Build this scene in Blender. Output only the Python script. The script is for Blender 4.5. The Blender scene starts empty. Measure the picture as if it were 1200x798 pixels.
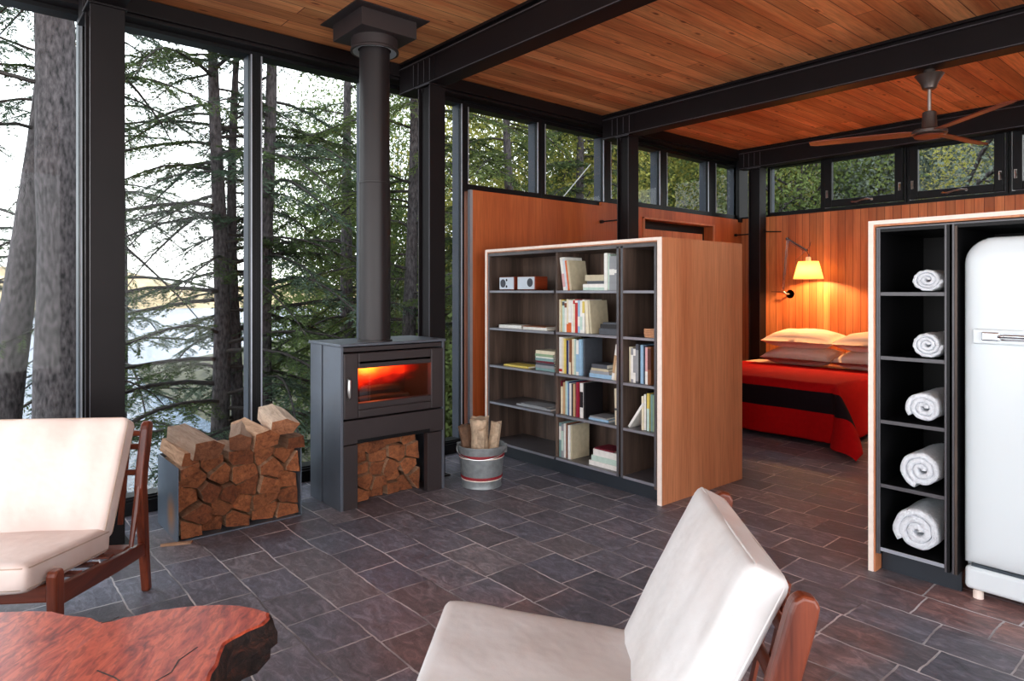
import bpy, bmesh, math, random
import numpy as np
from mathutils import Vector, Matrix, noise as mnoise
S = bpy.context.scene
C = S.collection
PI = math.pi
random.seed(7)

# ------------------------------------------------------------------ camera, world, exposure
cam_d = bpy.data.cameras.new('camera'); cam = bpy.data.objects.new('camera', cam_d); C.objects.link(cam)
FPX = 782.975
YAW = math.atan2(0.65016, -0.75979)          # heading of the view direction
cam.location = (4.91, 0.0, 1.45)
cam.rotation_euler = (PI/2, 0, YAW - PI/2)
cam_d.sensor_width = 36; cam_d.lens = FPX/1200*36
cam_d.shift_y = -58/1200
cam_d.clip_end = 1000
S.camera = cam

W = bpy.data.worlds.new('overcast_sky_uplight'); S.world = W; W.use_nodes = True
nt = W.node_tree; nt.nodes.clear()
wo = nt.nodes.new('ShaderNodeOutputWorld'); bg = nt.nodes.new('ShaderNodeBackground')
tc = nt.nodes.new('ShaderNodeTexCoord'); sp = nt.nodes.new('ShaderNodeSeparateXYZ'); rp = nt.nodes.new('ShaderNodeValToRGB')
mr = nt.nodes.new('ShaderNodeMapRange')
nt.links.new(tc.outputs['Generated'], sp.inputs[0]); nt.links.new(sp.outputs['Z'], mr.inputs[0])
mr.inputs[1].default_value = -1; mr.inputs[2].default_value = 1
nt.links.new(mr.outputs[0], rp.inputs[0])
e = rp.color_ramp.elements
e[0].position = 0.0; e[0].color = (3.3, 3.15, 2.95, 1)  # below the horizon: bright glow added to light the ceiling from underneath
e[1].position = 1.0; e[1].color = (0.80, 0.90, 1.05, 1)
k = e.new(0.47); k.color = (1.25, 1.24, 1.22, 1)
k = e.new(0.51); k.color = (1.0, 1.0, 1.0, 1)
k = e.new(0.7); k.color = (0.90, 0.95, 1.03, 1)
nt.links.new(rp.outputs[0], bg.inputs[0]); bg.inputs[1].default_value = 2.2
nt.links.new(bg.outputs[0], wo.inputs[0])
S.view_settings.view_transform = 'Standard'; S.view_settings.look = 'None'
S.view_settings.gamma = 1.0; S.view_settings.exposure = 0.9
try: S.view_settings.use_curve_mapping = False
except Exception: pass

# ------------------------------------------------------------------ materials
def nmat(name):
    m = bpy.data.materials.new(name); m.use_nodes = True
    return m, m.node_tree, m.node_tree.nodes['Principled BSDF']
def setp(b, **kw):
    for k_, v in kw.items():
        b.inputs[k_.replace('_', ' ')].default_value = v
def node(nt, t, **kw):
    n = nt.nodes.new(t)
    for k_, v in kw.items():
        if k_.startswith('i_'):
            n.inputs[k_[2:].replace('_', ' ')].default_value = v
        else: setattr(n, k_, v)
    return n
def col4(c): return (c[0], c[1], c[2], 1)
def srgb(r, g, b):
    f = lambda v: (v/255/12.92) if v/255 <= 0.04045 else ((v/255+0.055)/1.055)**2.4
    return (f(r), f(g), f(b))
def ramp(nt, stops):
    r = nt.nodes.new('ShaderNodeValToRGB'); el = r.color_ramp.elements
    while len(el) > 1: el.remove(el[-1])
    el[0].position = stops[0][0]; el[0].color = col4(stops[0][1])
    for p, c in stops[1:]:
        q = el.new(p); q.color = col4(c)
    return r
def coords(nt, world=False, scale=(1,1,1), rot=(0,0,0)):
    mp = nt.nodes.new('ShaderNodeMapping'); mp.inputs['Scale'].default_value = scale; mp.inputs['Rotation'].default_value = rot
    if world:
        g_ = nt.nodes.new('ShaderNodeNewGeometry'); nt.links.new(g_.outputs['Position'], mp.inputs[0])
    else:
        t_ = nt.nodes.new('ShaderNodeTexCoord'); nt.links.new(t_.outputs['Object'], mp.inputs[0])
    return mp
def plain(name, c, rough=0.5, metal=0.0, var=0.12, nscale=8.0, bump=0.0, bscale=60.0, spec=0.5, world=False, stretch=(1,1,1)):
    m, nt, b = nmat(name)
    mp = coords(nt, world, stretch)
    n1 = node(nt, 'ShaderNodeTexNoise', i_Scale=nscale, i_Detail=4.0)
    nt.links.new(mp.outputs[0], n1.inputs['Vector'])
    d = tuple(max(0, x*(1-var)) for x in c); l = tuple(x*(1+var) for x in c)
    r = ramp(nt, [(0.3, d), (0.7, l)])
    nt.links.new(n1.outputs[0], r.inputs[0]); nt.links.new(r.outputs[0], b.inputs['Base Color'])
    setp(b, Roughness=rough, Metallic=metal); b.inputs['Specular IOR Level'].default_value = spec
    if bump:
        n2 = node(nt, 'ShaderNodeTexNoise', i_Scale=bscale, i_Detail=5.0)
        nt.links.new(mp.outputs[0], n2.inputs['Vector'])
        bp = node(nt, 'ShaderNodeBump', i_Strength=bump, i_Distance=0.01)
        nt.links.new(n2.outputs[0], bp.inputs['Height']); nt.links.new(bp.outputs[0], b.inputs['Normal'])
    return m
def wood(name, dark, light, axis='Z', scale=1.0, rough=0.45, world=False, fine=0.25, bump=0.1, boards=None):
    """grain runs along axis; boards=(uaxis, vaxis, width, length) adds plank joints"""
    m, nt, b = nmat(name)
    st = {'X': (0.06,1,1), 'Y': (1,0.06,1), 'Z': (1,1,0.06)}[axis]
    mp = coords(nt, world, tuple(s*scale for s in st))
    n1 = node(nt, 'ShaderNodeTexNoise', i_Scale=7.0, i_Detail=5.0, i_Distortion=0.6)
    n2 = node(nt, 'ShaderNodeTexNoise', i_Scale=70.0, i_Detail=3.0)
    nt.links.new(mp.outputs[0], n1.inputs['Vector']); nt.links.new(mp.outputs[0], n2.inputs['Vector'])
    r = ramp(nt, [(0.28, dark), (0.72, light)])
    nt.links.new(n1.outputs[0], r.inputs[0])
    mx = node(nt, 'ShaderNodeMix', data_type='RGBA', blend_type='MULTIPLY'); mx.inputs[0].default_value = fine*2
    r2 = ramp(nt, [(0.3, (0.55,0.5,0.45)), (0.6, (1,1,1))]); nt.links.new(n2.outputs[0], r2.inputs[0])
    nt.links.new(r.outputs[0], mx.inputs[6]); nt.links.new(r2.outputs[0], mx.inputs[7])
    out = mx.outputs[2]; hgt = n2.outputs[0]
    if boards:
        ua, va, wv, wu, cm, knots = boards
        g_ = nt.nodes.new('ShaderNodeNewGeometry') if world else nt.nodes.new('ShaderNodeTexCoord')
        s_ = nt.nodes.new('ShaderNodeSeparateXYZ'); nt.links.new(g_.outputs['Position' if world else 'Object'], s_.inputs[0])
        cb = nt.nodes.new('ShaderNodeCombineXYZ')
        nt.links.new(s_.outputs[ua], cb.inputs[0]); nt.links.new(s_.outputs[va], cb.inputs[1])
        br = node(nt, 'ShaderNodeTexBrick', i_Scale=1.0, i_Mortar_Size=0.003, i_Mortar_Smooth=0.2, i_Bias=0.0, i_Brick_Width=wu, i_Row_Height=wv)
        br.offset = 0.37; br.offset_frequency = 2; br.squash = 1.0
        br.inputs['Color1'].default_value = (0.70,0.64,0.60,1); br.inputs['Color2'].default_value = (1.22,1.22,1.25,1); br.inputs['Mortar'].default_value = col4(cm)
        nt.links.new(cb.outputs[0], br.inputs['Vector'])
        m2 = node(nt, 'ShaderNodeMix', data_type='RGBA', blend_type='MULTIPLY'); m2.inputs[0].default_value = 1.0
        nt.links.new(out, m2.inputs[6]); nt.links.new(br.outputs['Color'], m2.inputs[7]); out = m2.outputs[2]
        if knots:
            mk = nt.nodes.new('ShaderNodeMapping'); nt.links.new(cb.outputs[0], mk.inputs[0]); mk.inputs['Scale'].default_value = (1.5, 4.2, 1)
            vo = node(nt, 'ShaderNodeTexVoronoi', i_Scale=1.0, i_Randomness=1.0); vo.voronoi_dimensions = '2D'; nt.links.new(mk.outputs[0], vo.inputs['Vector'])
            rk = ramp(nt, [(0.0, (0.28,0.16,0.10)), (0.035, (0.45,0.30,0.22)), (0.05, (0.85,0.8,0.75)), (0.085, (1.12,1.08,1.05)), (0.13, (0.92,0.9,0.88)), (0.2, (1,1,1))])
            nt.links.new(vo.outputs['Distance'], rk.inputs[0])
            m3 = node(nt, 'ShaderNodeMix', data_type='RGBA', blend_type='MULTIPLY'); m3.inputs[0].default_value = 1.0
            nt.links.new(out, m3.inputs[6]); nt.links.new(rk.outputs[0], m3.inputs[7]); out = m3.outputs[2]
        bp0 = node(nt, 'ShaderNodeBump', i_Strength=0.5, i_Distance=0.004); bp0.invert = True
        nt.links.new(br.outputs['Fac'], bp0.inputs['Height']); nt.links.new(bp0.outputs[0], b.inputs['Normal'])
    elif bump:
        bp = node(nt, 'ShaderNodeBump', i_Strength=bump, i_Distance=0.004)
        nt.links.new(hgt, bp.inputs['Height']); nt.links.new(bp.outputs[0], b.inputs['Normal'])
    nt.links.new(out, b.inputs['Base Color'])
    setp(b, Roughness=rough)
    return m

M = {}
M['steel'] = plain('dark_painted_steel', srgb(20,15,17), 0.5, 0.0, 0.15, 4, world=True, spec=0.22)
M['steel_glint'] = plain('painted_steel_highlight', srgb(96,94,100), 0.35, 0.4, 0.1)  # lighter steel that paints highlights on flange and plate edges
M['frame_steel'] = plain('window_frame_metal', srgb(15,15,18), 0.4, 0.0, 0.1, 4, spec=0.25)  # near-black metal of window frames, sills and head strips
M['reveal'] = plain('skylit_frame_metal', srgb(44,51,64), 0.5, 0.0, 0.08, 4)  # outer jamb faces tinted bluish for the sky light on them
M['trimlight'] = plain('pale_metal_edge', srgb(190,195,205), 0.35, 0.6, 0.05)
M['ceil'] = wood('ceiling_fir_boards', srgb(204,112,60), srgb(254,190,130), 'Y', 1.0, 0.5, True, 0.3, boards=('Y','X',0.135,2.9,(0.18,0.10,0.06),True))
M['ply'] = wood('vertical_fir_panel', srgb(166,80,38), srgb(206,114,62), 'Z', 0.9, 0.45, True, 0.22)
M['ply_light'] = wood('pale_fir_panel', srgb(190,116,76), srgb(222,152,108), 'Z', 0.8, 0.5, True, 0.22)
M['tng'] = wood('tongue_groove_fir', srgb(186,98,52), srgb(222,146,92), 'Z', 1.0, 0.45, True, 0.2, boards=('Z','X',0.088,9.0,(0.22,0.13,0.09),False))
M['edge'] = plain('pale_plywood_edge', srgb(250,232,220), 0.5, 0, 0.05, 30)
M['casedark'] = wood('dark_stained_oak', srgb(44,34,30), srgb(122,100,88), 'Z', 1.3, 0.5, True, 0.3)
M['shelfdark'] = plain('grey_black_shelf', srgb(84,82,86), 0.3, 0.0, 0.12, 12)
M['shelfsheen'] = plain('shelf_edge_sheen', srgb(138,138,146), 0.3, 0.2, 0.08)  # light reflecting off the bookcase shelf fronts, put into the colour
M['black'] = plain('matte_black_laminate', srgb(12,12,14), 0.45, 0, 0.1, spec=0.25)
M['kick'] = plain('blue_black_toe_kick', srgb(40,46,54), 0.45, 0, 0.08)
M['stove'] = plain('window_lit_stove_steel', srgb(104,110,120), 0.40, 0.5, 0.08, 5)  # sides and top coloured lighter for the window reflected in the steel
M['stovefront'] = plain('dark_stove_steel', srgb(52,44,45), 0.5, 0.1, 0.08, 5)
M['pipe'] = plain('satin_flue_steel', srgb(34,29,31), 0.42, 0.2, 0.06, 5)
M['chrome'] = plain('chrome', (0.8,0.8,0.82), 0.12, 1.0, 0.03)
M['nickel'] = plain('brushed_nickel', (0.62,0.60,0.58), 0.3, 1.0, 0.05)
M['lampmetal'] = plain('dark_polished_lamp_metal', (0.22,0.20,0.20), 0.25, 1.0, 0.05)
M['fan'] = plain('bronze_grey_fan_metal', srgb(96,86,82), 0.35, 0.6, 0.06)
M['blade'] = wood('walnut_fan_blade', srgb(96,40,24), srgb(138,66,40), 'X', 2.0, 0.35)
M['rack'] = plain('blued_steel_plate', srgb(112,124,138), 0.36, 0.5, 0.12, 5)
def rust_spot(m, c, rad):
    nt = m.node_tree; b = nt.nodes['Principled BSDF']; src = b.inputs['Base Color'].links[0].from_socket
    t_ = nt.nodes.new('ShaderNodeTexCoord'); mp = nt.nodes.new('ShaderNodeMapping'); mp.vector_type = 'POINT'; mp.inputs['Location'].default_value = tuple(-c[i]*rad[i] for i in range(3)); mp.inputs['Scale'].default_value = rad
    nt.links.new(t_.outputs['Object'], mp.inputs[0]); gr = nt.nodes.new('ShaderNodeTexGradient'); gr.gradient_type = 'SPHERICAL'; nt.links.new(mp.outputs[0], gr.inputs[0])
    mx = node(nt, 'ShaderNodeMix', data_type='RGBA', blend_type='MIX'); nt.links.new(gr.outputs['Fac'], mx.inputs[0]); nt.links.new(src, mx.inputs[6]); mx.inputs[7].default_value = col4(srgb(190,130,70)); nt.links.new(mx.outputs[2], b.inputs['Base Color'])
rust_spot(M['rack'], (0.60,1.036,0.13), (9,1,7))
M['firebrick'] = plain('sooty_firebrick', srgb(20,14,13), 0.9, 0, 0.3, 20)
M['teak'] = wood('reddish_teak', srgb(80,32,20), srgb(146,70,42), 'Z', 2.2, 0.32)
M['teaky'] = wood('reddish_teak_rail', srgb(80,32,20), srgb(146,70,42), 'Y', 2.2, 0.32)
M['teakx'] = wood('reddish_teak_cross', srgb(80,32,20), srgb(146,70,42), 'X', 2.2, 0.32)
M['redblanket'] = plain('red_wool', srgb(178,6,10), 0.9, 0, 0.08, 30, 0.25, 240, spec=0.15)
M['stripe'] = plain('black_wool', srgb(28,16,22), 0.9, 0, 0.1, 30, 0.2, 240, spec=0.15)
M['linen'] = plain('cream_linen', srgb(236,212,196), 0.85, 0, 0.04, 12, 0.15, 30, spec=0.2)
M['navy'] = plain('navy_piping', srgb(30,32,60), 0.8)
M['towel'] = plain('white_terry', srgb(236,240,246), 0.95, 0, 0.06, 60, 0.9, 130, spec=0.1)
M['fridge'] = plain('white_enamel', srgb(228,236,240), 0.18, 0, 0.01, 2)
M['gasket'] = plain('dark_rubber_seam', srgb(60,70,78), 0.6)
M['galv'] = plain('galvanised_zinc', srgb(150,156,158), 0.42, 0.5, 0.16, 26)
M['redpaint'] = plain('dark_red_paint', srgb(140,22,34), 0.6, 0, 0.25, 40)
M['page'] = plain('paper_block', srgb(232,226,212), 0.8, 0, 0.05, 90, stretch=(1,0.1,0.1))
M['radiowood'] = wood('cherry_radio_case', srgb(104,38,18), srgb(146,60,32), 'Y', 3, 0.35)
M['radioface'] = plain('silver_radio_face', srgb(198,204,214), 0.4, 0.3, 0.03)
M['grille'] = plain('dark_grille', srgb(70,72,80), 0.6, 0.3, 0.1, 60)
M['coaster'] = plain('stacked_cork', srgb(206,150,112), 0.8, 0, 0.12, 40)
M['bark'] = plain('grey_brown_bark', srgb(66,60,62), 0.95, 0, 0.8, 34, 0.9, 34, stretch=(1,1,0.4))
M['limb'] = plain('weathered_grey_limb', srgb(134,130,124), 0.9)
M['twig'] = plain('dark_twigs', srgb(48,42,40), 0.95, 0, 0.3, 14)
M['logbark'] = plain('firewood_bark', srgb(104,78,60), 0.95, 0, 0.4, 25, 0.9, 40)

def leather(name, c, c2):
    m, nt, b = nmat(name)
    mp = coords(nt, False)
    n1 = node(nt, 'ShaderNodeTexNoise', i_Scale=3.2, i_Detail=4.0); n2 = node(nt, 'ShaderNodeTexNoise', i_Scale=130.0, i_Detail=2.0)
    n3 = node(nt, 'ShaderNodeTexNoise', i_Scale=9.0, i_Detail=2.0)
    for n_ in (n1, n2, n3): nt.links.new(mp.outputs[0], n_.inputs['Vector'])
    r = ramp(nt, [(0.35, c2), (0.6, c)]); nt.links.new(n1.outputs[0], r.inputs[0]); nt.links.new(r.outputs[0], b.inputs['Base Color'])
    b1 = node(nt, 'ShaderNodeBump', i_Strength=0.35, i_Distance=0.02); b2 = node(nt, 'ShaderNodeBump', i_Strength=0.12, i_Distance=0.002)
    nt.links.new(n3.outputs[0], b1.inputs['Height']); nt.links.new(n2.outputs[0], b2.inputs['Height'])
    nt.links.new(b1.outputs[0], b2.inputs['Normal']); nt.links.new(b2.outputs[0], b.inputs['Normal'])
    setp(b, Roughness=0.42)
    return m
M['leather'] = leather('off_white_leather', srgb(228,228,228), srgb(214,211,209))
M['leatherpink'] = leather('cream_leather', srgb(238,220,211), srgb(224,202,192))
M['piping'] = plain('tan_piping', srgb(196,170,152), 0.5)

def floor_mat():
    m, nt, b = nmat('slate_tiles')
    g_ = nt.nodes.new('ShaderNodeNewGeometry')
    nd = node(nt, 'ShaderNodeTexNoise', i_Scale=2.2, i_Detail=2.0); nt.links.new(g_.outputs['Position'], nd.inputs['Vector'])
    sub = node(nt, 'ShaderNodeVectorMath', operation='SUBTRACT'); sub.inputs[1].default_value = (0.5,0.5,0.5); nt.links.new(nd.outputs['Color'], sub.inputs[0])
    scl = node(nt, 'ShaderNodeVectorMath', operation='SCALE'); scl.inputs['Scale'].default_value = 0.045; nt.links.new(sub.outputs[0], scl.inputs[0])
    nd2 = node(nt, 'ShaderNodeTexNoise', i_Scale=22.0, i_Detail=3.0); nt.links.new(g_.outputs['Position'], nd2.inputs['Vector'])
    sub2 = node(nt, 'ShaderNodeVectorMath', operation='SUBTRACT'); sub2.inputs[1].default_value = (0.5,0.5,0.5); nt.links.new(nd2.outputs['Color'], sub2.inputs[0])
    scl2 = node(nt, 'ShaderNodeVectorMath', operation='SCALE'); scl2.inputs['Scale'].default_value = 0.010; nt.links.new(sub2.outputs[0], scl2.inputs[0])
    add = node(nt, 'ShaderNodeVectorMath', operation='ADD'); nt.links.new(g_.outputs['Position'], add.inputs[0]); nt.links.new(scl.outputs[0], add.inputs[1])
    add2 = node(nt, 'ShaderNodeVectorMath', operation='ADD'); nt.links.new(add.outputs[0], add2.inputs[0]); nt.links.new(scl2.outputs[0], add2.inputs[1])
    off = node(nt, 'ShaderNodeVectorMath', operation='ADD'); off.inputs[1].default_value = (0.05, 0.075, 0); nt.links.new(add2.outputs[0], off.inputs[0])
    br = node(nt, 'ShaderNodeTexBrick', i_Scale=1.0, i_Mortar_Size=0.0048, i_Mortar_Smooth=0.25, i_Bias=0.0, i_Brick_Width=0.305, i_Row_Height=0.242)
    br.offset = 0.43; br.offset_frequency = 2; br.squash = 1.25; br.squash_frequency = 3
    br.inputs['Color1'].default_value = (0,0,0,1); br.inputs['Color2'].default_value = (1,1,1,1); br.inputs['Mortar'].default_value = (0.5,0.5,0.5,1)
    nt.links.new(off.outputs[0], br.inputs['Vector'])
    # per tile hue
    rt = ramp(nt, [(0.0, srgb(84,84,93)), (0.3, srgb(114,114,125)), (0.55, srgb(100,96,102)), (0.75, srgb(130,124,127)), (1.0, srgb(97,101,115))])
    nt.links.new(br.outputs['Color'], rt.inputs[0])
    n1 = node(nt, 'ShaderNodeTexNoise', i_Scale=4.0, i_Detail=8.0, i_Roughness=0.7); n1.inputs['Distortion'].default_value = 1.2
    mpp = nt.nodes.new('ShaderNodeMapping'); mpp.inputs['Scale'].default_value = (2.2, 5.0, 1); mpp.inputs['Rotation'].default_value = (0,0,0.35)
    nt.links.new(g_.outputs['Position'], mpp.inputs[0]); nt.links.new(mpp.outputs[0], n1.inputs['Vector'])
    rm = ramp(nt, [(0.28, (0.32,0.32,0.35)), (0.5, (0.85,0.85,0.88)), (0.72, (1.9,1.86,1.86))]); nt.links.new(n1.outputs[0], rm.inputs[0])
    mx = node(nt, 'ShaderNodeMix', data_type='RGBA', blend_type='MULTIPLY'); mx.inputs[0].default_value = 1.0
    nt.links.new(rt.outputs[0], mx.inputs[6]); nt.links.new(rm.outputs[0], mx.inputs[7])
    # rust staining
    n4 = node(nt, 'ShaderNodeTexNoise', i_Scale=0.9, i_Detail=5.0); nt.links.new(g_.outputs['Position'], n4.inputs['Vector'])
    rr = ramp(nt, [(0.50, (0,0,0)), (0.62, (1,1,1))]); nt.links.new(n4.outputs[0], rr.inputs[0])
    m4 = node(nt, 'ShaderNodeMix', data_type='RGBA', blend_type='MIX'); sxx = nt.nodes.new('ShaderNodeSeparateXYZ'); nt.links.new(g_.outputs['Position'], sxx.inputs[0])
    mrr = nt.nodes.new('ShaderNodeMapRange'); mrr.inputs[1].default_value = 1.9; mrr.inputs[2].default_value = 3.2; nt.links.new(sxx.outputs['X'], mrr.inputs[0])
    mmu = node(nt, 'ShaderNodeMath', operation='MULTIPLY'); nt.links.new(rr.outputs[0], mmu.inputs[0]); nt.links.new(mrr.outputs[0], mmu.inputs[1]); nt.links.new(mmu.outputs[0], m4.inputs[0])
    mrust = node(nt, 'ShaderNodeMix', data_type='RGBA', blend_type='MULTIPLY'); mrust.inputs[0].default_value = 1.0; mrust.inputs[7].default_value = (1.7,0.95,0.72,1)
    nt.links.new(mx.outputs[2], mrust.inputs[6]); nt.links.new(mx.outputs[2], m4.inputs[6]); nt.links.new(mrust.outputs[2], m4.inputs[7])
    # grout
    ng = node(nt, 'ShaderNodeTexNoise', i_Scale=3.0, i_Detail=3.0); nt.links.new(g_.outputs['Position'], ng.inputs['Vector'])
    rg = ramp(nt, [(0.35, srgb(98,94,98)), (0.6, srgb(208,202,204))]); nt.links.new(ng.outputs[0], rg.inputs[0])
    m5 = node(nt, 'ShaderNodeMix', data_type='RGBA', blend_type='MIX'); nt.links.new(br.outputs['Fac'], m5.inputs[0])
    nt.links.new(m4.outputs[2], m5.inputs[6]); nt.links.new(rg.outputs[0], m5.inputs[7])
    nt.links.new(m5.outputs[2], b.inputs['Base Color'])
    n6 = node(nt, 'ShaderNodeTexNoise', i_Scale=26.0, i_Detail=6.0, i_Roughness=0.65); nt.links.new(g_.outputs['Position'], n6.inputs['Vector'])
    ha = node(nt, 'ShaderNodeMath', operation='MULTIPLY'); ha.inputs[1].default_value = 0.6; nt.links.new(n6.outputs[0], ha.inputs[0])
    hb = node(nt, 'ShaderNodeMath', operation='SUBTRACT'); nt.links.new(ha.outputs[0], hb.inputs[0]); nt.links.new(br.outputs['Fac'], hb.inputs[1])
    bp = node(nt, 'ShaderNodeBump', i_Strength=0.8, i_Distance=0.008); nt.links.new(hb.outputs[0], bp.inputs['Height']); nt.links.new(bp.outputs[0], b.inputs['Normal'])
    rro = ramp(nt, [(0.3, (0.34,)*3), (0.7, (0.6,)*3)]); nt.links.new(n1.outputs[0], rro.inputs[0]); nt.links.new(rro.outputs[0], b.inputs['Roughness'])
    return m
M['floor'] = floor_mat()

def glass_mat(name='window_glass', tint=(0.97,0.99,0.98), ior=1.28):
    m = bpy.data.materials.new(name); m.use_nodes = True; nt = m.node_tree; nt.nodes.clear()
    o = nt.nodes.new('ShaderNodeOutputMaterial'); mx = nt.nodes.new('ShaderNodeMixShader')
    tr = nt.nodes.new('ShaderNodeBsdfTransparent'); tr.inputs[0].default_value = col4(tint)
    gl = nt.nodes.new('ShaderNodeBsdfGlossy'); gl.inputs['Roughness'].default_value = 0.02
    fr = nt.nodes.new('ShaderNodeFresnel'); fr.inputs[0].default_value = ior
    gn = nt.nodes.new('ShaderNodeNewGeometry'); inv = node(nt, 'ShaderNodeMath', operation='SUBTRACT'); inv.inputs[0].default_value = 1.0
    mu = node(nt, 'ShaderNodeMath', operation='MULTIPLY'); nt.links.new(gn.outputs['Backfacing'], inv.inputs[1]); nt.links.new(inv.outputs[0], mu.inputs[0]); nt.links.new(fr.outputs[0], mu.inputs[1])
    nt.links.new(mu.outputs[0], mx.inputs[0]); nt.links.new(tr.outputs[0], mx.inputs[1]); nt.links.new(gl.outputs[0], mx.inputs[2]); nt.links.new(mx.outputs[0], o.inputs[0])
    return m
M['glass'] = glass_mat()
M['stoveglass'] = glass_mat('stove_glass', (0.9,0.86,0.84), 1.5)

def log_mat(name, dark, light, side=None):
    m, nt, b = nmat(name)
    mp = coords(nt, False); oi = nt.nodes.new('ShaderNodeObjectInfo')
    ad = node(nt, 'ShaderNodeVectorMath', operation='ADD'); nt.links.new(mp.outputs[0], ad.inputs[0])
    sc = node(nt, 'ShaderNodeVectorMath', operation='SCALE'); sc.inputs['Scale'].default_value = 7.0; sc.inputs[0].default_value = (1,1.7,2.3)
    nt.links.new(oi.outputs['Random'], sc.inputs['Scale']); nt.links.new(sc.outputs[0], ad.inputs[1])
    s2 = nt.nodes.new('ShaderNodeMapping'); s2.inputs['Scale'].default_value = (0.15, 1, 1); nt.links.new(ad.outputs[0], s2.inputs[0])
    n1 = node(nt, 'ShaderNodeTexNoise', i_Scale=34.0, i_Detail=8.0, i_Roughness=0.75); n1.inputs['Distortion'].default_value = 1.0; nt.links.new(s2.outputs[0], n1.inputs['Vector'])
    r = ramp(nt, [(0.3, dark), (0.7, light)]); nt.links.new(n1.outputs[0], r.inputs[0])
    sd = side or (srgb(150,108,80), srgb(224,188,156)); rs = ramp(nt, [(0.3, sd[0]), (0.7, sd[1])]); nt.links.new(n1.outputs[0], rs.inputs[0])
    tc_ = nt.nodes.new('ShaderNodeTexCoord'); sx = nt.nodes.new('ShaderNodeSeparateXYZ'); nt.links.new(tc_.outputs['Normal'], sx.inputs[0])
    ab = node(nt, 'ShaderNodeMath', operation='ABSOLUTE'); nt.links.new(sx.outputs['X'], ab.inputs[0]); re_ = ramp(nt, [(0.45,(0,0,0)),(0.6,(1,1,1))]); nt.links.new(ab.outputs[0], re_.inputs[0])
    m0 = node(nt, 'ShaderNodeMix', data_type='RGBA', blend_type='MIX'); nt.links.new(re_.outputs[0], m0.inputs[0]); nt.links.new(rs.outputs[0], m0.inputs[6]); nt.links.new(r.outputs[0], m0.inputs[7])
    rv = ramp(nt, [(0.0, (0.6,0.5,0.45)), (0.5, (1.0,0.95,0.9)), (1.0, (1.4,1.35,1.3))]); nt.links.new(oi.outputs['Random'], rv.inputs[0])
    mx = node(nt, 'ShaderNodeMix', data_type='RGBA', blend_type='MULTIPLY'); mx.inputs[0].default_value = 1
    nt.links.new(m0.outputs[2], mx.inputs[6]); nt.links.new(rv.outputs[0], mx.inputs[7]); nt.links.new(mx.outputs[2], b.inputs['Base Color'])
    bp = node(nt, 'ShaderNodeBump', i_Strength=1.0, i_Distance=0.02); nt.links.new(n1.outputs[0], bp.inputs['Height']); nt.links.new(bp.outputs[0], b.inputs['Normal'])
    setp(b, Roughness=0.85); return m
M['log'] = log_mat('split_firewood', srgb(84,44,26), srgb(190,118,74))
M['logpale'] = log_mat('pale_split_firewood', srgb(110,66,44), srgb(196,136,98), (srgb(168,138,116), srgb(232,212,192)))

def burl_mat():
    m, nt, b = nmat('red_burl_wood')
    mp = coords(nt, False, (1,1,1), (0,0,0.6))
    n1 = node(nt, 'ShaderNodeTexNoise', i_Scale=7.0, i_Detail=8.0, i_Roughness=0.65, i_Distortion=2.2); n2 = node(nt, 'ShaderNodeTexNoise', i_Scale=42.0, i_Detail=4.0, i_Distortion=1.0)
    st = nt.nodes.new('ShaderNodeMapping'); st.inputs['Scale'].default_value = (0.45,1.3,1); nt.links.new(mp.outputs[0], st.inputs[0])
    nt.links.new(st.outputs[0], n1.inputs['Vector']); nt.links.new(st.outputs[0], n2.inputs['Vector'])
    r = ramp(nt, [(0.28, srgb(96,36,34)), (0.42, srgb(168,62,44)), (0.58, srgb(206,98,68)), (0.75, srgb(146,76,80))]); nt.links.new(n1.outputs[0], r.inputs[0])
    r2 = ramp(nt, [(0.34, (0.6,0.5,0.5)), (0.55, (1.1,1.1,1.1))]); nt.links.new(n2.outputs[0], r2.inputs[0])
    mx = node(nt, 'ShaderNodeMix', data_type='RGBA', blend_type='MULTIPLY'); mx.inputs[0].default_value = 1
    nt.links.new(r.outputs[0], mx.inputs[6]); nt.links.new(r2.outputs[0], mx.inputs[7]); nt.links.new(mx.outputs[2], b.inputs['Base Color'])
    setp(b, Roughness=0.3); b.inputs['Coat Weight'].default_value = 0.2; b.inputs['Coat Roughness'].default_value = 0.15
    return m
M['burl'] = burl_mat()
def burlbark_mat():
    m, nt, b = nmat('rough_burl_bark')
    mp = coords(nt, False, (1,1,1))
    n1 = node(nt, 'ShaderNodeTexNoise', i_Scale=14.0, i_Detail=8.0, i_Roughness=0.75, i_Distortion=2.5); nt.links.new(mp.outputs[0], n1.inputs['Vector'])
    r = ramp(nt, [(0.3, srgb(18,13,13)), (0.5, srgb(58,42,38)), (0.62, srgb(96,60,48)), (0.75, srgb(150,66,46))]); nt.links.new(n1.outputs[0], r.inputs[0]); nt.links.new(r.outputs[0], b.inputs['Base Color'])
    bp = node(nt, 'ShaderNodeBump', i_Strength=1.0, i_Distance=0.03); nt.links.new(n1.outputs[0], bp.inputs['Height']); nt.links.new(bp.outputs[0], b.inputs['Normal'])
    setp(b, Roughness=0.6)
    return m
M['burlbark'] = burlbark_mat()

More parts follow.
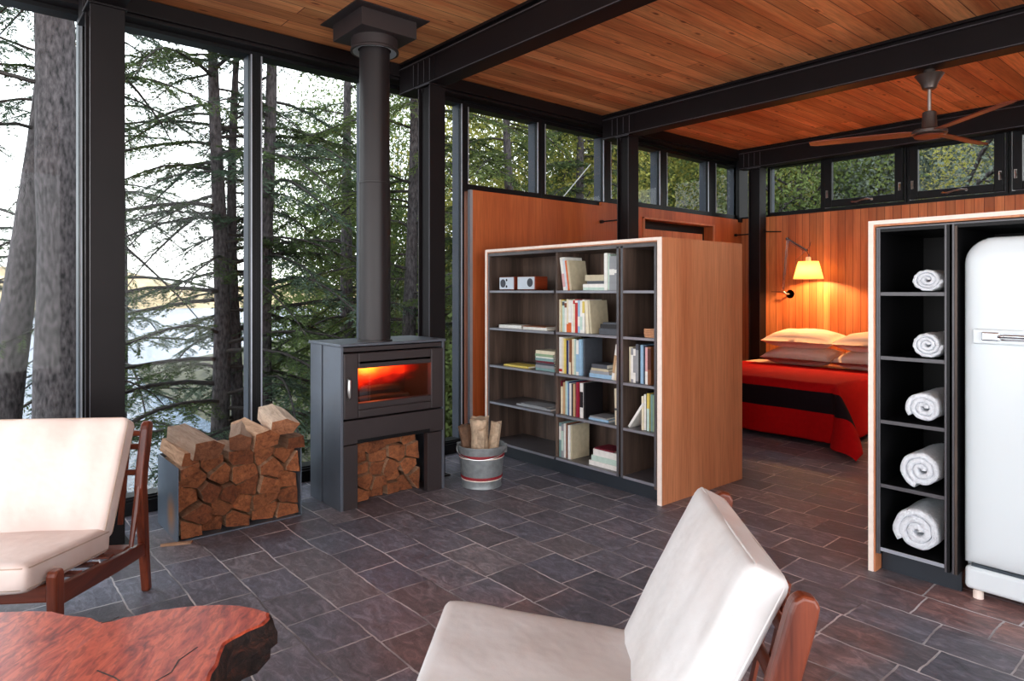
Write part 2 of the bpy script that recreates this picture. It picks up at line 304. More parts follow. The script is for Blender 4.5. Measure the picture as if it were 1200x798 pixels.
def foliage_mat(name, c, c2, hue=(0,0,0)):
    m = bpy.data.materials.new(name); m.use_nodes = True; nt = m.node_tree; nt.nodes.clear()
    o = nt.nodes.new('ShaderNodeOutputMaterial')
    mp = coords(nt, True)
    n1 = node(nt, 'ShaderNodeTexNoise', i_Scale=0.8, i_Detail=6.0); nt.links.new(mp.outputs[0], n1.inputs['Vector'])
    r = ramp(nt, [(0.3, c), (0.68, c2)]); nt.links.new(n1.outputs[0], r.inputs[0])
    d = nt.nodes.new('ShaderNodeBsdfDiffuse'); t = nt.nodes.new('ShaderNodeBsdfTranslucent'); mx = nt.nodes.new('ShaderNodeMixShader'); mx.inputs[0].default_value = 0.35
    nt.links.new(r.outputs[0], d.inputs[0]); nt.links.new(r.outputs[0], t.inputs[0]); nt.links.new(d.outputs[0], mx.inputs[1]); nt.links.new(t.outputs[0], mx.inputs[2]); nt.links.new(mx.outputs[0], o.inputs[0])
    return m
M['needle'] = foliage_mat('hemlock_needles', srgb(54,68,44), srgb(94,108,70))
M['needle2'] = foliage_mat('bluish_needles', srgb(58,74,62), srgb(98,114,94))
M['leafyel'] = foliage_mat('yellow_green_leaves', srgb(106,114,56), srgb(176,168,92))
M['leafgrn'] = foliage_mat('mid_green_leaves', srgb(64,80,48), srgb(116,128,76))
M['ivy'] = foliage_mat('grey_green_leaves', srgb(74,84,74), srgb(132,142,128))

def lake_mat():
    m, nt, b = nmat('rippled_lake')
    g_ = nt.nodes.new('ShaderNodeNewGeometry'); mp = nt.nodes.new('ShaderNodeMapping'); nt.links.new(g_.outputs['Position'], mp.inputs[0]); mp.inputs['Scale'].default_value = (4.5,1.5,1); mp.inputs['Rotation'].default_value = (0,0,0.72)
    n1 = node(nt, 'ShaderNodeTexNoise', i_Scale=2.4, i_Detail=5.0, i_Roughness=0.6, i_Distortion=0.6); nt.links.new(mp.outputs[0], n1.inputs['Vector'])
    bp = node(nt, 'ShaderNodeBump', i_Strength=1.0, i_Distance=0.35); nt.links.new(n1.outputs[0], bp.inputs['Height']); nt.links.new(bp.outputs[0], b.inputs['Normal'])
    setp(b, Roughness=0.12); b.inputs['Base Color'].default_value = col4(srgb(120,140,165)); b.inputs['IOR'].default_value = 1.6; b.inputs['Metallic'].default_value = 0.55
    return m
M['lake'] = lake_mat()
M['soil'] = plain('leaf_litter_soil', srgb(60,58,38), 0.95, 0, 0.6, 3, 0.6, 12, world=True)
M['hill'] = plain('hazy_wooded_shore', srgb(168,146,112), 1.0, 0, 0.4, 0.25, world=True)  # tan shore trees, colour lightened for the distance haze

# ------------------------------------------------------------------ mesh builder
class MB:
    def __init__(s): s.v = []; s.f = []; s.mi = []
    def add(s, vs, fs, mi=0):
        o = len(s.v); s.v += [tuple(v) for v in vs]; s.f += [tuple(i+o for i in f) for f in fs]; s.mi += [mi]*len(fs); return s
    def box(s, x0, x1, y0, y1, z0, z1, mi=0):
        x0, x1 = min(x0,x1), max(x0,x1); y0, y1 = min(y0,y1), max(y0,y1); z0, z1 = min(z0,z1), max(z0,z1)
        v = [(x0,y0,z0),(x1,y0,z0),(x1,y1,z0),(x0,y1,z0),(x0,y0,z1),(x1,y0,z1),(x1,y1,z1),(x0,y1,z1)]
        return s.add(v, [(0,3,2,1),(4,5,6,7),(0,1,5,4),(1,2,6,5),(2,3,7,6),(3,0,4,7)], mi)
    def prism(s, poly, a, b, axis='z', mi=0):
        """poly in the two other axes (cyclic order), extruded from a to b"""
        def P(p, h):
            return {'z': (p[0],p[1],h), 'x': (h,p[0],p[1]), 'y': (p[1],h,p[0])}[axis]
        n = len(poly); v = [P(p,a) for p in poly]+[P(p,b) for p in poly]
        f = [tuple(range(n))[::-1], tuple(range(n, 2*n))]+[(i,(i+1)%n,n+(i+1)%n,n+i) for i in range(n)]
        return s.add(v, f, mi)
    def tube(s, pts, rad, n=8, mi=0, cap=True, sq=None):
        pts = [Vector(p) for p in pts]
        if not hasattr(rad, '__len__'): rad = [rad]*len(pts)
        vs = []; up = Vector((0,0,1))
        t0 = (pts[1]-pts[0]).normalized()
        if abs(t0.dot(up)) > 0.95: up = Vector((1,0,0))
        u = t0.cross(up).normalized()
        for i, p in enumerate(pts):
            t = (pts[min(i+1,len(pts)-1)]-pts[max(i-1,0)]).normalized()
            u = (u - t*u.dot(t)).normalized(); w = t.cross(u)
            for k_ in range(n):
                a = 2*PI*k_/n
                vs.append(p+(u*math.cos(a)+w*math.sin(a))*rad[i])
        f = []
        for i in range(len(pts)-1):
            for k_ in range(n):
                f.append((i*n+k_, i*n+(k_+1)%n, (i+1)*n+(k_+1)%n, (i+1)*n+k_))
        if cap: f += [tuple(range(n))[::-1], tuple(range((len(pts)-1)*n, len(pts)*n))]
        return s.add(vs, f, mi)
    def lathe(s, prof, n=32, c=(0,0,0), mi=0, ax='z', cap=True):
        vs = []
        for r, h in prof:
            for k_ in range(n):
                a = 2*PI*k_/n; p = (r*math.cos(a), r*math.sin(a), h)
                if ax == 'y': p = (p[0], p[2], -p[1])
                if ax == 'x': p = (p[2], p[0], p[1])
                vs.append((c[0]+p[0], c[1]+p[1], c[2]+p[2]))
        f = []
        for i in range(len(prof)-1):
            for k_ in range(n): f.append((i*n+k_, i*n+(k_+1)%n, (i+1)*n+(k_+1)%n, (i+1)*n+k_))
        if cap:
            f += [tuple(range(n))[::-1], tuple(range((len(prof)-1)*n, len(prof)*n))]
        return s.add(vs, f, mi)
    def bar(s, a, b, w, h, mi=0, up=(0,0,1)):
        a = Vector(a); b = Vector(b); t = (b-a).normalized(); up = Vector(up)
        if abs(t.dot(up)) > 0.99: up = Vector((0,1,0))
        u = t.cross(up).normalized()*w/2; v_ = u.cross(t).normalized()*h/2
        v = [a-u-v_, a+u-v_, a+u+v_, a-u+v_, b-u-v_, b+u-v_, b+u+v_, b-u+v_]
        return s.add(v, [(0,3,2,1),(4,5,6,7),(0,1,5,4),(1,2,6,5),(2,3,7,6),(3,0,4,7)], mi)
    def ring(s, y0, y1, z0, z1, w, x0, x1, plane='x', wb=None, mi=0):
        """rectangular frame in the plane normal to x (or y)"""
        wb = w if wb is None else wb
        def B(a0,a1,b0,b1):
            if plane == 'x': s.box(x0,x1,a0,a1,b0,b1,mi)
            else: s.box(a0,a1,x0,x1,b0,b1,mi)
        B(y0,y0+w,z0,z1); B(y1-w,y1,z0,z1); B(y0+w,y1-w,z0,z0+wb); B(y0+w,y1-w,z1-w,z1)
        return s
    def build(s, name, mats, parent=None, bevel=0, smooth=False, seg=2, fix=True):
        me = bpy.data.meshes.new(name); me.from_pydata(s.v, [], s.f); me.update()
        if not isinstance(mats, (list, tuple)): mats = [mats]
        for m in mats: me.materials.append(m)
        if len(mats) > 1: me.polygons.foreach_set('material_index', s.mi)
        if fix:
            bm = bmesh.new(); bm.from_mesh(me); bmesh.ops.recalc_face_normals(bm, faces=bm.faces); bm.to_mesh(me); bm.free()
        if smooth: me.polygons.foreach_set('use_smooth', [True]*len(me.polygons))
        o = bpy.data.objects.new(name, me); C.objects.link(o)
        if parent: o.parent = parent
        if bevel:
            md = o.modifiers.new('bevel', 'BEVEL'); md.width = bevel; md.segments = seg; md.limit_method = 'ANGLE'; md.angle_limit = 0.6
        return o
def tag(o, label=None, cat=None, group=None, kind=None):
    if label: o['label'] = label
    if cat: o['category'] = cat
    if group: o['group'] = group
    if kind: o['kind'] = kind
    return o
def thing(name, label, cat, loc=(0,0,0), rz=0, group=None):
    o = bpy.data.objects.new(name, None); C.objects.link(o); o.location = loc; o.rotation_euler = (0,0,rz)
    o.empty_display_size = 0.1
    return tag(o, label, cat, group)
def struct(o, label=None): return tag(o, label, None, None, 'structure')
def smooth_angle(o, ang=0.7):
    o.data.polygons.foreach_set('use_smooth', [True]*len(o.data.polygons))
    try: o.data.set_sharp_from_angle(angle=ang)
    except Exception: pass
    return o
def rbox(cx, cy, cz, a, b, c, r, n=10, puff=0.0, wr=0.0, seed=0, puffy=0.0):
    """rounded cushion box with half sizes a,b,c"""
    vs = {}; V = []; F_ = []
    def vid(p):
        k_ = tuple(round(x, 5) for x in p)
        if k_ not in vs: vs[k_] = len(V); V.append(p)
        return vs[k_]
    L = [math.sin((i/n-0.5)*PI*0.92)/math.sin(0.46*PI) for i in range(n+1)]
    for ax in range(3):
        for sg in (-1, 1):
            for i in range(n):
                for j in range(n):
                    q = []
                    for (u, w) in ((L[i],L[j]),(L[i+1],L[j]),(L[i+1],L[j+1]),(L[i],L[j+1])):
                        p = [0,0,0]; p[ax] = sg; p[(ax+1)%3] = u; p[(ax+2)%3] = w; q.append(vid(tuple(p)))
                    F_.append(tuple(q if sg > 0 else q[::-1]))
    out = []
    h = (a, b, c)
    for p in V:
        P = Vector((p[0]*a, p[1]*b, p[2]*c)); q = Vector([max(-(h[i]-r), min(h[i]-r, P[i])) for i in range(3)])
        d = P-q
        if d.length > 1e-9: P = q+d.normalized()*r
        fx = 1-(P.x/a)**2; fy = 1-(P.y/b)**2; fz = 1-(P.z/c)**2
        P.z *= 1+puff*max(0,fx)**0.6*max(0,fy)**0.6
        P.x *= 1+puffy*fz*max(0,fy); P.y *= 1+puffy*fz*max(0,fx)
        if wr:
            nn = mnoise.noise(Vector((P.x*9+seed, P.y*9, P.z*5)))+0.5*mnoise.noise(Vector((P.x*22, P.y*22+seed, P.z*9)))
            P += Vector((0,0,1))*nn*wr*(1 if P.z > 0 else -1)
        out.append((P.x+cx, P.y+cy, P.z+cz))
    return out, F_
def xf(vs, mat): return [tuple(mat @ Vector(v)) for v in vs]

# ------------------------------------------------------------------ structure: floor, ceiling, walls
struct(MB().box(-0.14,8.0,-3.5,8.5,-0.15,0).build('floor', M['floor']), 'grey and rust slate tiles with pale grout')
struct(MB().box(-0.14,8.0,-3.5,8.5,3.32,3.46).build('ceiling', M['ceil']), 'orange fir board ceiling')
# rim beam along the lake side
rb = MB(); rb.box(-0.14,0.13,-3.5,8.28,3.215,3.32); rb.box(0.0,0.11,-3.5,8.05,3.19,3.215)
struct(rb.build('trim_1', M['steel'], bevel=0.004), 'dark edge beam along the window wall under the ceiling')
sb = MB(); sb.box(-0.14,0.04,-3.5,3.66,0,0.085); sb.box(-0.02,0.02,-3.5,3.66,0.085,0.1)
struct(sb.build('baseboard_left', M['frame_steel'], bevel=0.003), 'black sill under the tall windows')
# beams
def ibeam(i, y0, y1, x0, x1, lab):
    b = MB(); zb = 3.058
    b.box(x0,x1,y0,y1,3.30,3.32)                       # ceiling flange
    b.box(x0,x1,y0+0.035,y1-0.035,3.265,3.30)          # dark neck
    b.box(x0,x1,y0+0.004,y1-0.004,zb+0.010,3.265)
    b.box(x0,x1,y0,y1,zb,zb+0.012); b.box(x0,x1,y0,y1,3.255,3.268)
    return b, lab, i
B_ = [(0.63,0.80,0.42),(2.87,3.015,0.415),(5.36,5.52,0.33),(8.05,8.2,0.27)]
zb_ = 3.058
for i, (y0, y1, xc) in enumerate(B_):
    b, lab, _ = ibeam(i, y0, y1, 0.13, 7.9, '')
    # stiffener plates over the column
    for xs in (xc-0.07, xc, xc+0.08, xc+0.16, xc+0.22):
        b.box(xs, xs+0.01, y0-0.001, y1+0.001, 3.07, 3.262)
    for xs in np.arange(0.9, 7.5, 0.45):
        b.lathe([(0.008,-0.006),(0.008,0)], 8, (xs, y0+0.02, 3.30))
    o = struct(b.build('trim_%d' % (i+2), M['steel']), ['dark steel beam nearest the camera over the stove side window', 'dark steel ceiling beam ending beside the stove pipe', 'dark steel ceiling beam that carries the fan', 'dark steel beam over the back wall windows'][i])
    ee = MB(); ee.box(0.13,7.9,y0-0.0015,y0,zb_+0.007,zb_+0.012); ee.box(0.13,7.9,y0-0.0015,y0,3.262,3.268)  # pale strips paint a highlight along the flange edges
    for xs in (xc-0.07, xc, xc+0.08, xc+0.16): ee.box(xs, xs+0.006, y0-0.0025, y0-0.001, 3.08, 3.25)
    ee.build('flange_highlight', M['steel_glint'], o)
# columns (H sections)
for i, (y0, y1, xc) in enumerate(B_):
    b = MB(); x0, x1 = xc, xc+0.165 if i != 2 else xc+0.155
    b.box(x1-0.012,x1,y0,y1,0.012,3.046); b.box(x0,x0+0.012,y0,y1,0.012,3.046)
    b.box(x0+0.012,x1-0.012,(y0+y1)/2-0.05,(y0+y1)/2+0.05,0.012,3.046)
    b.box(x0-0.03,x1+0.03,y0-0.03,y1+0.03,0,0.012)
    b.box(x0-0.012,x1+0.012,y0-0.012,y1+0.012,3.046,3.058)
    for dx in (0.03, 0.13):
        for yy in (y0-0.004, y1+0.004):
            b.lathe([(0.010,-0.03),(0.010,0.02),(0.004,0.024)], 8, (x0+dx, (y0+0.02 if yy < y0 else y1-0.02), 3.046))
    oc = struct(b.build('trim_%d' % (i+6), M['steel'], bevel=0.002), ['dark steel column left of the window panes behind the left chair', 'dark steel column just right of the stove pipe', 'dark steel column behind the bookcase', 'dark steel column in the bedroom corner beside the bed'][i])
    ee = MB(); ee.box(x1-0.008,x1-0.003,y0-0.0012,y0,0.02,3.04); ee.box(x0+0.002,x0+0.006,y0-0.0012,y0,0.02,3.04); ee.box(x0-0.013,x1+0.013,y0-0.014,y0-0.012,3.048,3.056); ee.build('flange_highlight', M['steel_glint'], oc)  # thin pale lines paint the column edge highlights
# tie rods between columns and walls
for (a, b2, l) in (((0.03,5.44,2.2),(0.34,5.44,2.2),'thin dark tie rod from wood wall to the column behind the bookcase'), ((0.03,8.12,2.2),(0.28,8.12,2.2),'thin dark tie rod from left wood wall to the bedroom corner column'), ((0.44,8.12,2.22),(0.6,8.28,2.22),'thin dark tie rod from bedroom corner column to back wall')):
    m_ = MB().tube([a,b2],0.008,8); m_.tube([a, tuple(a[k_]+(b2[k_]-a[k_])*0.12 for k_ in range(3))],0.018,10)
    struct(m_.build('trim_%d' % random.randint(20,99), M['steel']), l)

# left wood wall
wl = MB()
wl.box(-0.14,0.03,3.70,5.45,0,2.375); wl.box(-0.14,0.03,5.45,6.155,0,2.415)
DY0, DY1, DZ = 6.175, 7.60, 2.285
wl.box(-0.14,0.03,6.155,DY1,DZ,2.415); wl.box(-0.14,0.03,DY1,8.28,0,2.415); wl.box(-0.14,0.03,6.155,DY0,0,DZ)
struct(wl.build('wall_left', M['ply']), 'orange fir panelled wall under the high windows')
d = MB(); d.box(-0.16,-0.13,DY0,DY1,0,DZ); 
dj = MB().box(-0.13,-0.105,DY0,DY1,0,DZ).build('door_1', M['black']); struct(dj, 'recessed doorway in the left wood wall')  # black sheet behind the leaf stands in for the recess shadow
MB().box(-0.10,-0.06,DY0+0.09,DY1-0.10,0.01,DZ-0.10).build('leaf', M['ply_light'], dj, bevel=0.003)
fr = MB(); fr.box(0.03,0.045,DY0-0.02,DY0+0.012,0,DZ+0.02); fr.box(0.03,0.045,DY1-0.012,DY1+0.02,0,DZ+0.02); fr.box(0.03,0.045,DY0-0.02,DY1+0.02,DZ,DZ+0.02)
fr.build('door_frame', M['ply_light'], dj)
struct(MB().box(0.0,0.034,3.668,3.70,0,2.375).build('trim_10', M['trimlight']), 'thin pale metal edge of the wood wall')
# back wall
struct(MB().box(-0.14,8.0,8.28,8.42,0,2.445).build('wall_back', M['tng']), 'vertical tongue and groove fir boards behind the bed')
struct(MB().box(4.1,8.0,8.28,8.42,2.445,3.32).build('wall_back_upper', M['steel']), 'dark panel beside the high back windows')
struct(MB().box(7.9,8.0,3.8,8.28,0,3.32).build('wall_right', M['ply']), 'unseen fir panelled wall on the right, closed to keep the bedroom dark')  # out of view, closed here so the bedroom stays dark
# corner post
struct(MB().box(-0.14,0.05,8.2,8.42,2.38,3.32).build('trim_11', M['frame_steel']), 'black window corner post')

# ------------------------------------------------------------------ windows
WN = [0]
def win_left(y0, y1, z0, z1, lab, wl_, wr_, zt=0.035, zb=0.035):
    WN[0] += 1
    f = MB(); x0, x1 = -0.13, 0.0
    f.box(x0,x1,y0-wl_,y0,z0-zb,z1+zt); f.box(x0,x1,y1,y1+wr_,z0-zb,z1+zt)
    f.box(x0,x1,y0,y1,z1,z1+zt); f.box(x0,x1,y0,y1,z0-zb,z0)
    o = f.build('window_%d' % WN[0], M['frame_steel'], bevel=0.002); struct(o, lab)
    g = MB(); b0 = 0.012   # raised lips coloured pale to carry the thin frame highlights
    g.box(-0.001,0.008,y0-b0,y0-0.004,z0,z1); g.box(-0.001,0.008,y1+0.004,y1+b0,z0,z1)
    g.build('glazing_bead', M['trimlight'], o)
    r_ = MB(); r_.box(-0.128,-0.03,y1-0.003,y1+0.001,z0,z1); r_.build('outer_reveal', M['reveal'], o)
    MB().box(-0.026,-0.020,y0,y1,z0,z1).build('pane', M['glass'], o)
    return o
H0 = 3.165
win_left(-1.9, 0.66, 0.11, H0, 'tall window behind the left armchair', 0.05, 0.10)
win_left(0.86, 1.705, 0.11, H0, 'tall window right of the nearest dark column', 0.10, 0.044)
win_left(1.794, 2.62, 0.11, H0, 'tall window above the firewood rack', 0.045, 0.045)
win_left(2.712, 3.59, 0.11, 3.15, 'tall window behind the stove pipe and column', 0.047, 0.04)
win_left(3.68, 4.53, 2.43, 3.135, 'first high window over the wood wall', 0.05, 0.06, zb=0.055)
win_left(4.65, 5.51, 2.43, 3.135, 'second high window over the wood wall', 0.06, 0.07, zb=0.055)
win_left(5.65, 6.51, 2.475, 3.12, 'high window behind the middle column', 0.07, 0.08, zb=0.06)
win_left(6.67, 7.53, 2.475, 3.12, 'high window above the recessed doorway', 0.08, 0.09, zb=0.06)
win_left(7.72, 8.2, 2.475, 3.12, 'last high window before the back corner', 0.10, 0.05, zb=0.06)
fill = MB()
fill.box(-0.13,0.0,3.63,8.28,3.172,3.215); fill.box(-0.13,0,-3.5,3.63,3.20,3.215)
struct(fill.build('trim_12', M['frame_steel']), 'black window head strip')
# fixed pane of the back wall
WN[0] += 1
f = MB().ring(0.40,1.135,2.445,3.10,0.035,8.30,8.42,'y'); o = struct(f.build('window_%d' % WN[0], M['frame_steel'], bevel=0.002), 'fixed high window beside the bedroom corner column')
MB().box(0.435,1.10,8.34,8.346,2.48,3.065).build('pane', M['glass'], o)
MB().box(0.434,0.437,8.347,8.415,2.48,3.065).build('outer_reveal', M['reveal'], o)
labs = ['casement high window left of the fan hub', 'casement high window behind the fan', 'casement high window at the right edge of the photo']
for k_, x0 in enumerate((1.14, 2.085, 3.03)):
    x1 = x0+0.935; WN[0] += 1
    o = struct(MB().ring(x0,x1,2.445,3.14,0.022,8.28,8.42,'y').build('window_%d' % WN[0], M['frame_steel'], bevel=0.002), labs[k_])
    MB().ring(x0+0.03,x1-0.03,2.475,3.11,0.085,8.255,8.31,'y').build('sash', M['frame_steel'], o, bevel=0.006)
    MB().box(x0+0.115,x1-0.115,8.285,8.291,2.56,3.025).build('pane', M['glass'], o)
    xm = (x0+x1)/2
    hd = MB(); hd.tube([(xm-0.12,8.245,2.515),(xm-0.06,8.235,2.507),(xm,8.245,2.525),(xm+0.07,8.235,2.53),(xm+0.12,8.235,2.522)],[0.006,0.012,0.008,0.010,0.006],8)
    hd.lathe([(0.014,0),(0.014,0.02)],10,(xm-0.11,8.255,2.515),ax='y'); hd.lathe([(0.014,0),(0.014,0.02)],10,(xm+0.11,8.25,2.522),ax='y')
    smooth_angle(hd.build('handle', M['nickel'], o))
    for sx in (x0+0.06, x1-0.06):
        l_ = MB().box(sx-0.012,sx+0.012,8.245,8.256,2.59,2.68); l_.tube([(sx,8.245,2.67),(sx+0.008,8.225,2.63),(sx,8.235,2.585)],[0.008,0.011,0.005],8)
        smooth_angle(l_.build('latch', M['nickel'], o))
struct(MB().box(0.05,4.1,8.26,8.28,2.425,2.446).build('trim_13', M['frame_steel']), 'black ledge under the back wall windows')
struct(MB().box(0.05,4.1,8.30,8.42,3.14,3.32).build('trim_14', M['steel']), 'dark panel over the back windows')

# ------------------------------------------------------------------ bookcase
Y0 = 3.692; T_ = 0.028
bk = thing('bookcase', 'long fir bookcase with dark interior standing across the room', 'bookcase', (0,0,0))
MB().box(2.112,2.145,Y0+0.004,4.705,0,1.787).build('side_panel', M['ply_light'], bk)
MB().box(0.232,0.262,Y0+0.004,4.705,0,1.787).build('side_panel', M['ply_light'], bk)
MB().box(0.232,2.145,Y0+0.004,4.705,1.787,1.815).build('top_panel', M['ply_light'], bk)
MB().box(0.262,2.112,4.675,4.70,0,1.787).build('back_panel', M['ply_light'], bk)
e_ = MB(); e_.box(0.232,0.252,Y0-0.004,Y0+0.004,0,1.815); e_.box(2.112,2.146,Y0-0.004,Y0+0.004,0,1.815); e_.box(0.252,2.112,Y0-0.004,Y0+0.004,1.795,1.816)
tag(e_.build('pale_edge', M['edge'], bk), 'pale plywood edge')
cs = MB(); DB = 4.10
cs.box(0.268,0.292,Y0,DB,0.10,1.785); cs.box(2.083,2.106,Y0,DB,0.10,1.785); cs.box(0.292,2.083,DB-0.012,DB,0.10,1.785); cs.box(0.292,2.083,Y0,DB,1.755,1.785)
cs.build('inner_case', M['casedark'], bk)
MB().box(1.105,1.125,Y0+0.02,DB-0.012,0.137,1.755).build('divider', M['casedark'], bk)
dv = MB(); dv.box(1.752,1.774,Y0,DB-0.012,0.137,1.755); dv.box(1.790,1.812,Y0,DB-0.012,0.137,1.755); dv.build('divider', M['casedark'], bk)
pe = MB(); pe.box(1.753,1.773,Y0-0.003,Y0,0.12,1.77); pe.box(1.791,1.811,Y0-0.003,Y0,0.12,1.77); pe.box(0.272,0.288,Y0-0.003,Y0,0.12,1.77); pe.box(2.086,2.102,Y0-0.003,Y0,0.12,1.77); pe.box(0.288,2.086,Y0-0.003,Y0,1.757,1.775)
pe.build('frame_edge', M['shelfdark'], bk)
SH = (0.137, 0.478, 0.800, 1.127, 1.454)
for z in SH:
    for (a, b2, wd) in ((0.292,1.105,1),(1.125,1.752,1),(1.812,2.083,1)):
        yf = Y0+(0 if a != 1.125 else 0.004)
        o = MB().box(a,b2,yf+0.002,DB-0.012,z-0.02,z).build('shelf', M['shelfdark'], bk)
        MB().box(a,b2,yf-0.0005,yf+0.002,z-0.019,z-0.001).build('shelf_edge', M['shelfsheen'], o)  # strip coloured pale for the light its front reflects
MB().box(0.262,2.112,3.765,3.78,0.0,0.10).build('toe_kick', M['kick'], bk)

# books: shell cover + paper block; local frame: x thickness, y depth (spine at -y), z height
BK = {}
def cmat(c):
    if c not in BK: BK[c] = plain('book_cover_%s' % ''.join(ch for ch in 'colour' ), srgb(*c), 0.45, 0, 0.10, 25)
    return BK[c]
def book(t, d, h, c, label, group, loc, rot=(0,0,0), band=None, pagec=None):
    m = MB(); w = min(0.0025, t*0.2)
    m.box(-t/2,-t/2+w,0,d,0,h); m.box(t/2-w,t/2,0,d,0,h); m.box(-t/2+w,t/2-w,0,w,0,h)
    o = m.build('book', cmat(c), None, fix=False); tag(o, label, 'book', group)
    o.location = loc; o.rotation_euler = rot
    MB().box(-t/2+w,t/2-w,w,d-0.004,0.003,h-0.003).build('pages', M['page'], o, fix=False)
    if band:
        z0, z1, bc = band
        MB().box(-t/2-0.0004,t/2+0.0004,-0.0006,w,h*z0,h*z1).build('spine_band', cmat(bc), o, fix=False)
    return o
WH=(236,234,228); CR=(232,220,192); YE=(226,200,96); RD=(190,34,30); OR=(222,104,44); BL=(34,52,110); LB=(150,186,214); NV=(26,30,52); BKc=(24,22,26); GR=(150,152,156)
TL=(126,160,160); MR=(112,24,44); TN=(196,160,120); BR=(132,80,48); GN=(150,176,140); PK=(222,170,170); DG=(74,78,86); BG=(196,184,156); MINT=(196,218,206)
CN = {WH:'white',CR:'cream',YE:'yellow',RD:'red',OR:'orange',BL:'dark blue',LB:'light blue',NV:'navy',BKc:'black',GR:'grey',TL:'teal grey',MR:'maroon',TN:'tan',BR:'brown',GN:'pale green',PK:'pink',DG:'charcoal',BG:'beige',MINT:'mint white'}
ORD = ['first','second','third','fourth','fifth','sixth','seventh','eighth','ninth','tenth','eleventh','twelfth','thirteenth','fourteenth','fifteenth','sixteenth','seventeenth']
def row(x, z, items, where, group):
    """items: (colour, thickness, height, lean, yoff, band)"""
    for i, it in enumerate(items):
        c, t, h = it[:3]; lean = it[3] if len(it) > 3 else 0; yo = it[4] if len(it) > 4 else random.uniform(0, 0.02); band = it[5] if len(it) > 5 else None
        hh = h
        if lean: xx = x + math.sin(abs(lean))*hh*(1 if lean < 0 else 0) + t/2*math.cos(lean); 
        else: xx = x + t/2
        book(t, 0.15+h*0.18, h, c, '%s book standing %s from the left %s' % (CN[c], ORD[i], where), group, (xx, Y0+0.035+yo, z+(0.0008 if not lean else abs(math.sin(lean))*t/2)), (0, lean, 0), band)
        x = x + t/math.cos(lean) + 0.0012
    return x
def stack(x, z, items, where, group, y=None):
    """flat books lying with spine to the front, bottom first: (colour, thickness, width)"""
    for i, it in enumerate(items):
        c, t, w = it[:3]; sh = it[3] if len(it) > 3 else 0
        book(t, 0.16, w, c, '%s book lying %s from bottom %s' % (CN[c], ORD[i], where), group, (x+sh, (y or Y0+0.04)+random.uniform(0,0.012), z+t/2+0.0004), (0, PI/2, 0))
        z += t+0.0006
# middle bay, top shelf
G = 'books on the top shelf of the middle bay'
z = SH[4]
row(1.135, z, [(WH,0.028,0.262,0.16*-1,0.0,(0.1,0.5,PK)),(WH,0.022,0.262,-0.16,0,(0.05,0.95,(206,214,222))),(OR,0.02,0.235,-0.16,0),(BG,0.022,0.235,-0.16,0.0)], 'leaning on the top middle shelf', G)
stack(1.375, z, [(MINT,0.022,0.225),(WH,0.026,0.215,0.005),(DG,0.022,0.17,0.045),(BG,0.045,0.19,0.025)], 'of the pile, top middle shelf', G)
row(1.60, z, [(WH,0.030,0.275),(MINT,0.020,0.268),(GR,0.022,0.25,0,0.0,(0.45,0.62,WH)),(GR,0.024,0.25,0,0.0,(0.45,0.62,WH)),(GR,0.022,0.25,0,0.0,(0.5,0.6,WH))], 'of the right group, top middle shelf', G)
G = 'books on the second shelf of the middle bay'
z = SH[3]
row(1.130, z, [(CR,0.018,0.255),(YE,0.012,0.255),(MINT,0.026,0.245,0,0,(0.85,0.97,DG)),(WH,0.022,0.24,0,0,(0.8,0.95,BR)),(CR,0.018,0.258,0,0,(0.0,0.25,OR)),(WH,0.03,0.25,0,0,(0.0,0.3,OR)),(WH,0.018,0.25),(CR,0.02,0.258,0,0,(0.86,0.97,RD)),(RD,0.028,0.258,0,0,(0.9,0.97,WH)),(LB,0.022,0.252,0,0,(0.2,0.5,WH)),(WH,0.024,0.25,0,0,(0.1,0.5,MINT)),(WH,0.022,0.256,0,0,(0.6,0.95,YE)),(CR,0.03,0.25,-0.06,0,None),(BG,0.02,0.252,-0.10,0,None)], 'on the second middle shelf', G)
stack(1.545, z, [(DG,0.045,0.20),(BKc,0.032,0.185,0.01),(DG,0.012,0.15,0.03)], 'of the second middle shelf pile', G)
G = 'books on the third shelf of the middle bay'
z = SH[2]
row(1.130, z, [(WH,0.030,0.285,0,0,(0.05,0.12,RD)),(CR,0.016,0.28),(YE,0.020,0.272),(BL,0.014,0.262),(WH,0.024,0.262),(BR,0.018,0.27,0,0,(0.0,0.35,CR)),(CR,0.024,0.275),(MINT,0.018,0.278),(NV,0.010,0.28),(WH,0.026,0.27,0,0,(0.1,0.6,LB)),(LB,0.030,0.278),(DG,0.016,0.284)], 'on the third middle shelf', G)
stack(1.445, z, [(LB,0.030,0.22),(GR,0.022,0.19,0.01),(BG,0.018,0.17,0.02),(DG,0.03,0.15,0.025)], 'of the pile on the third middle shelf', G)
row(1.672, z, [(WH,0.022,0.262,0.16,0,(0.2,0.7,TN)),(CR,0.018,0.255,0.16,0)], 'of the right leaning pair, third middle shelf', G)
G = 'books on the fourth shelf of the middle bay'
z = SH[1]
row(1.130, z, [(MR,0.012,0.26),(CR,0.016,0.215),(TN,0.024,0.25),(MINT,0.024,0.262),(LB,0.012,0.26),(BL,0.016,0.258),(WH,0.022,0.252),(NV,0.012,0.25),(TN,0.024,0.25),(BR,0.012,0.25),(RD,0.024,0.268,0,0,(0.0,0.98,(150,30,60))),(MR,0.014,0.268),(WH,0.03,0.266,0,0,(0.3,0.75,BKc)),(BKc,0.018,0.268)], 'on the fourth middle shelf', G)
stack(1.435, z, [(LB,0.016,0.2),(GR,0.012,0.17,0.01)], 'of the flat pair, fourth middle shelf', G)
row(1.70, z, [(CR,0.026,0.262,-0.03,0,(0.4,0.46,DG)),(MINT,0.018,0.262,-0.03,0)], 'of the right pair, fourth middle shelf', G)
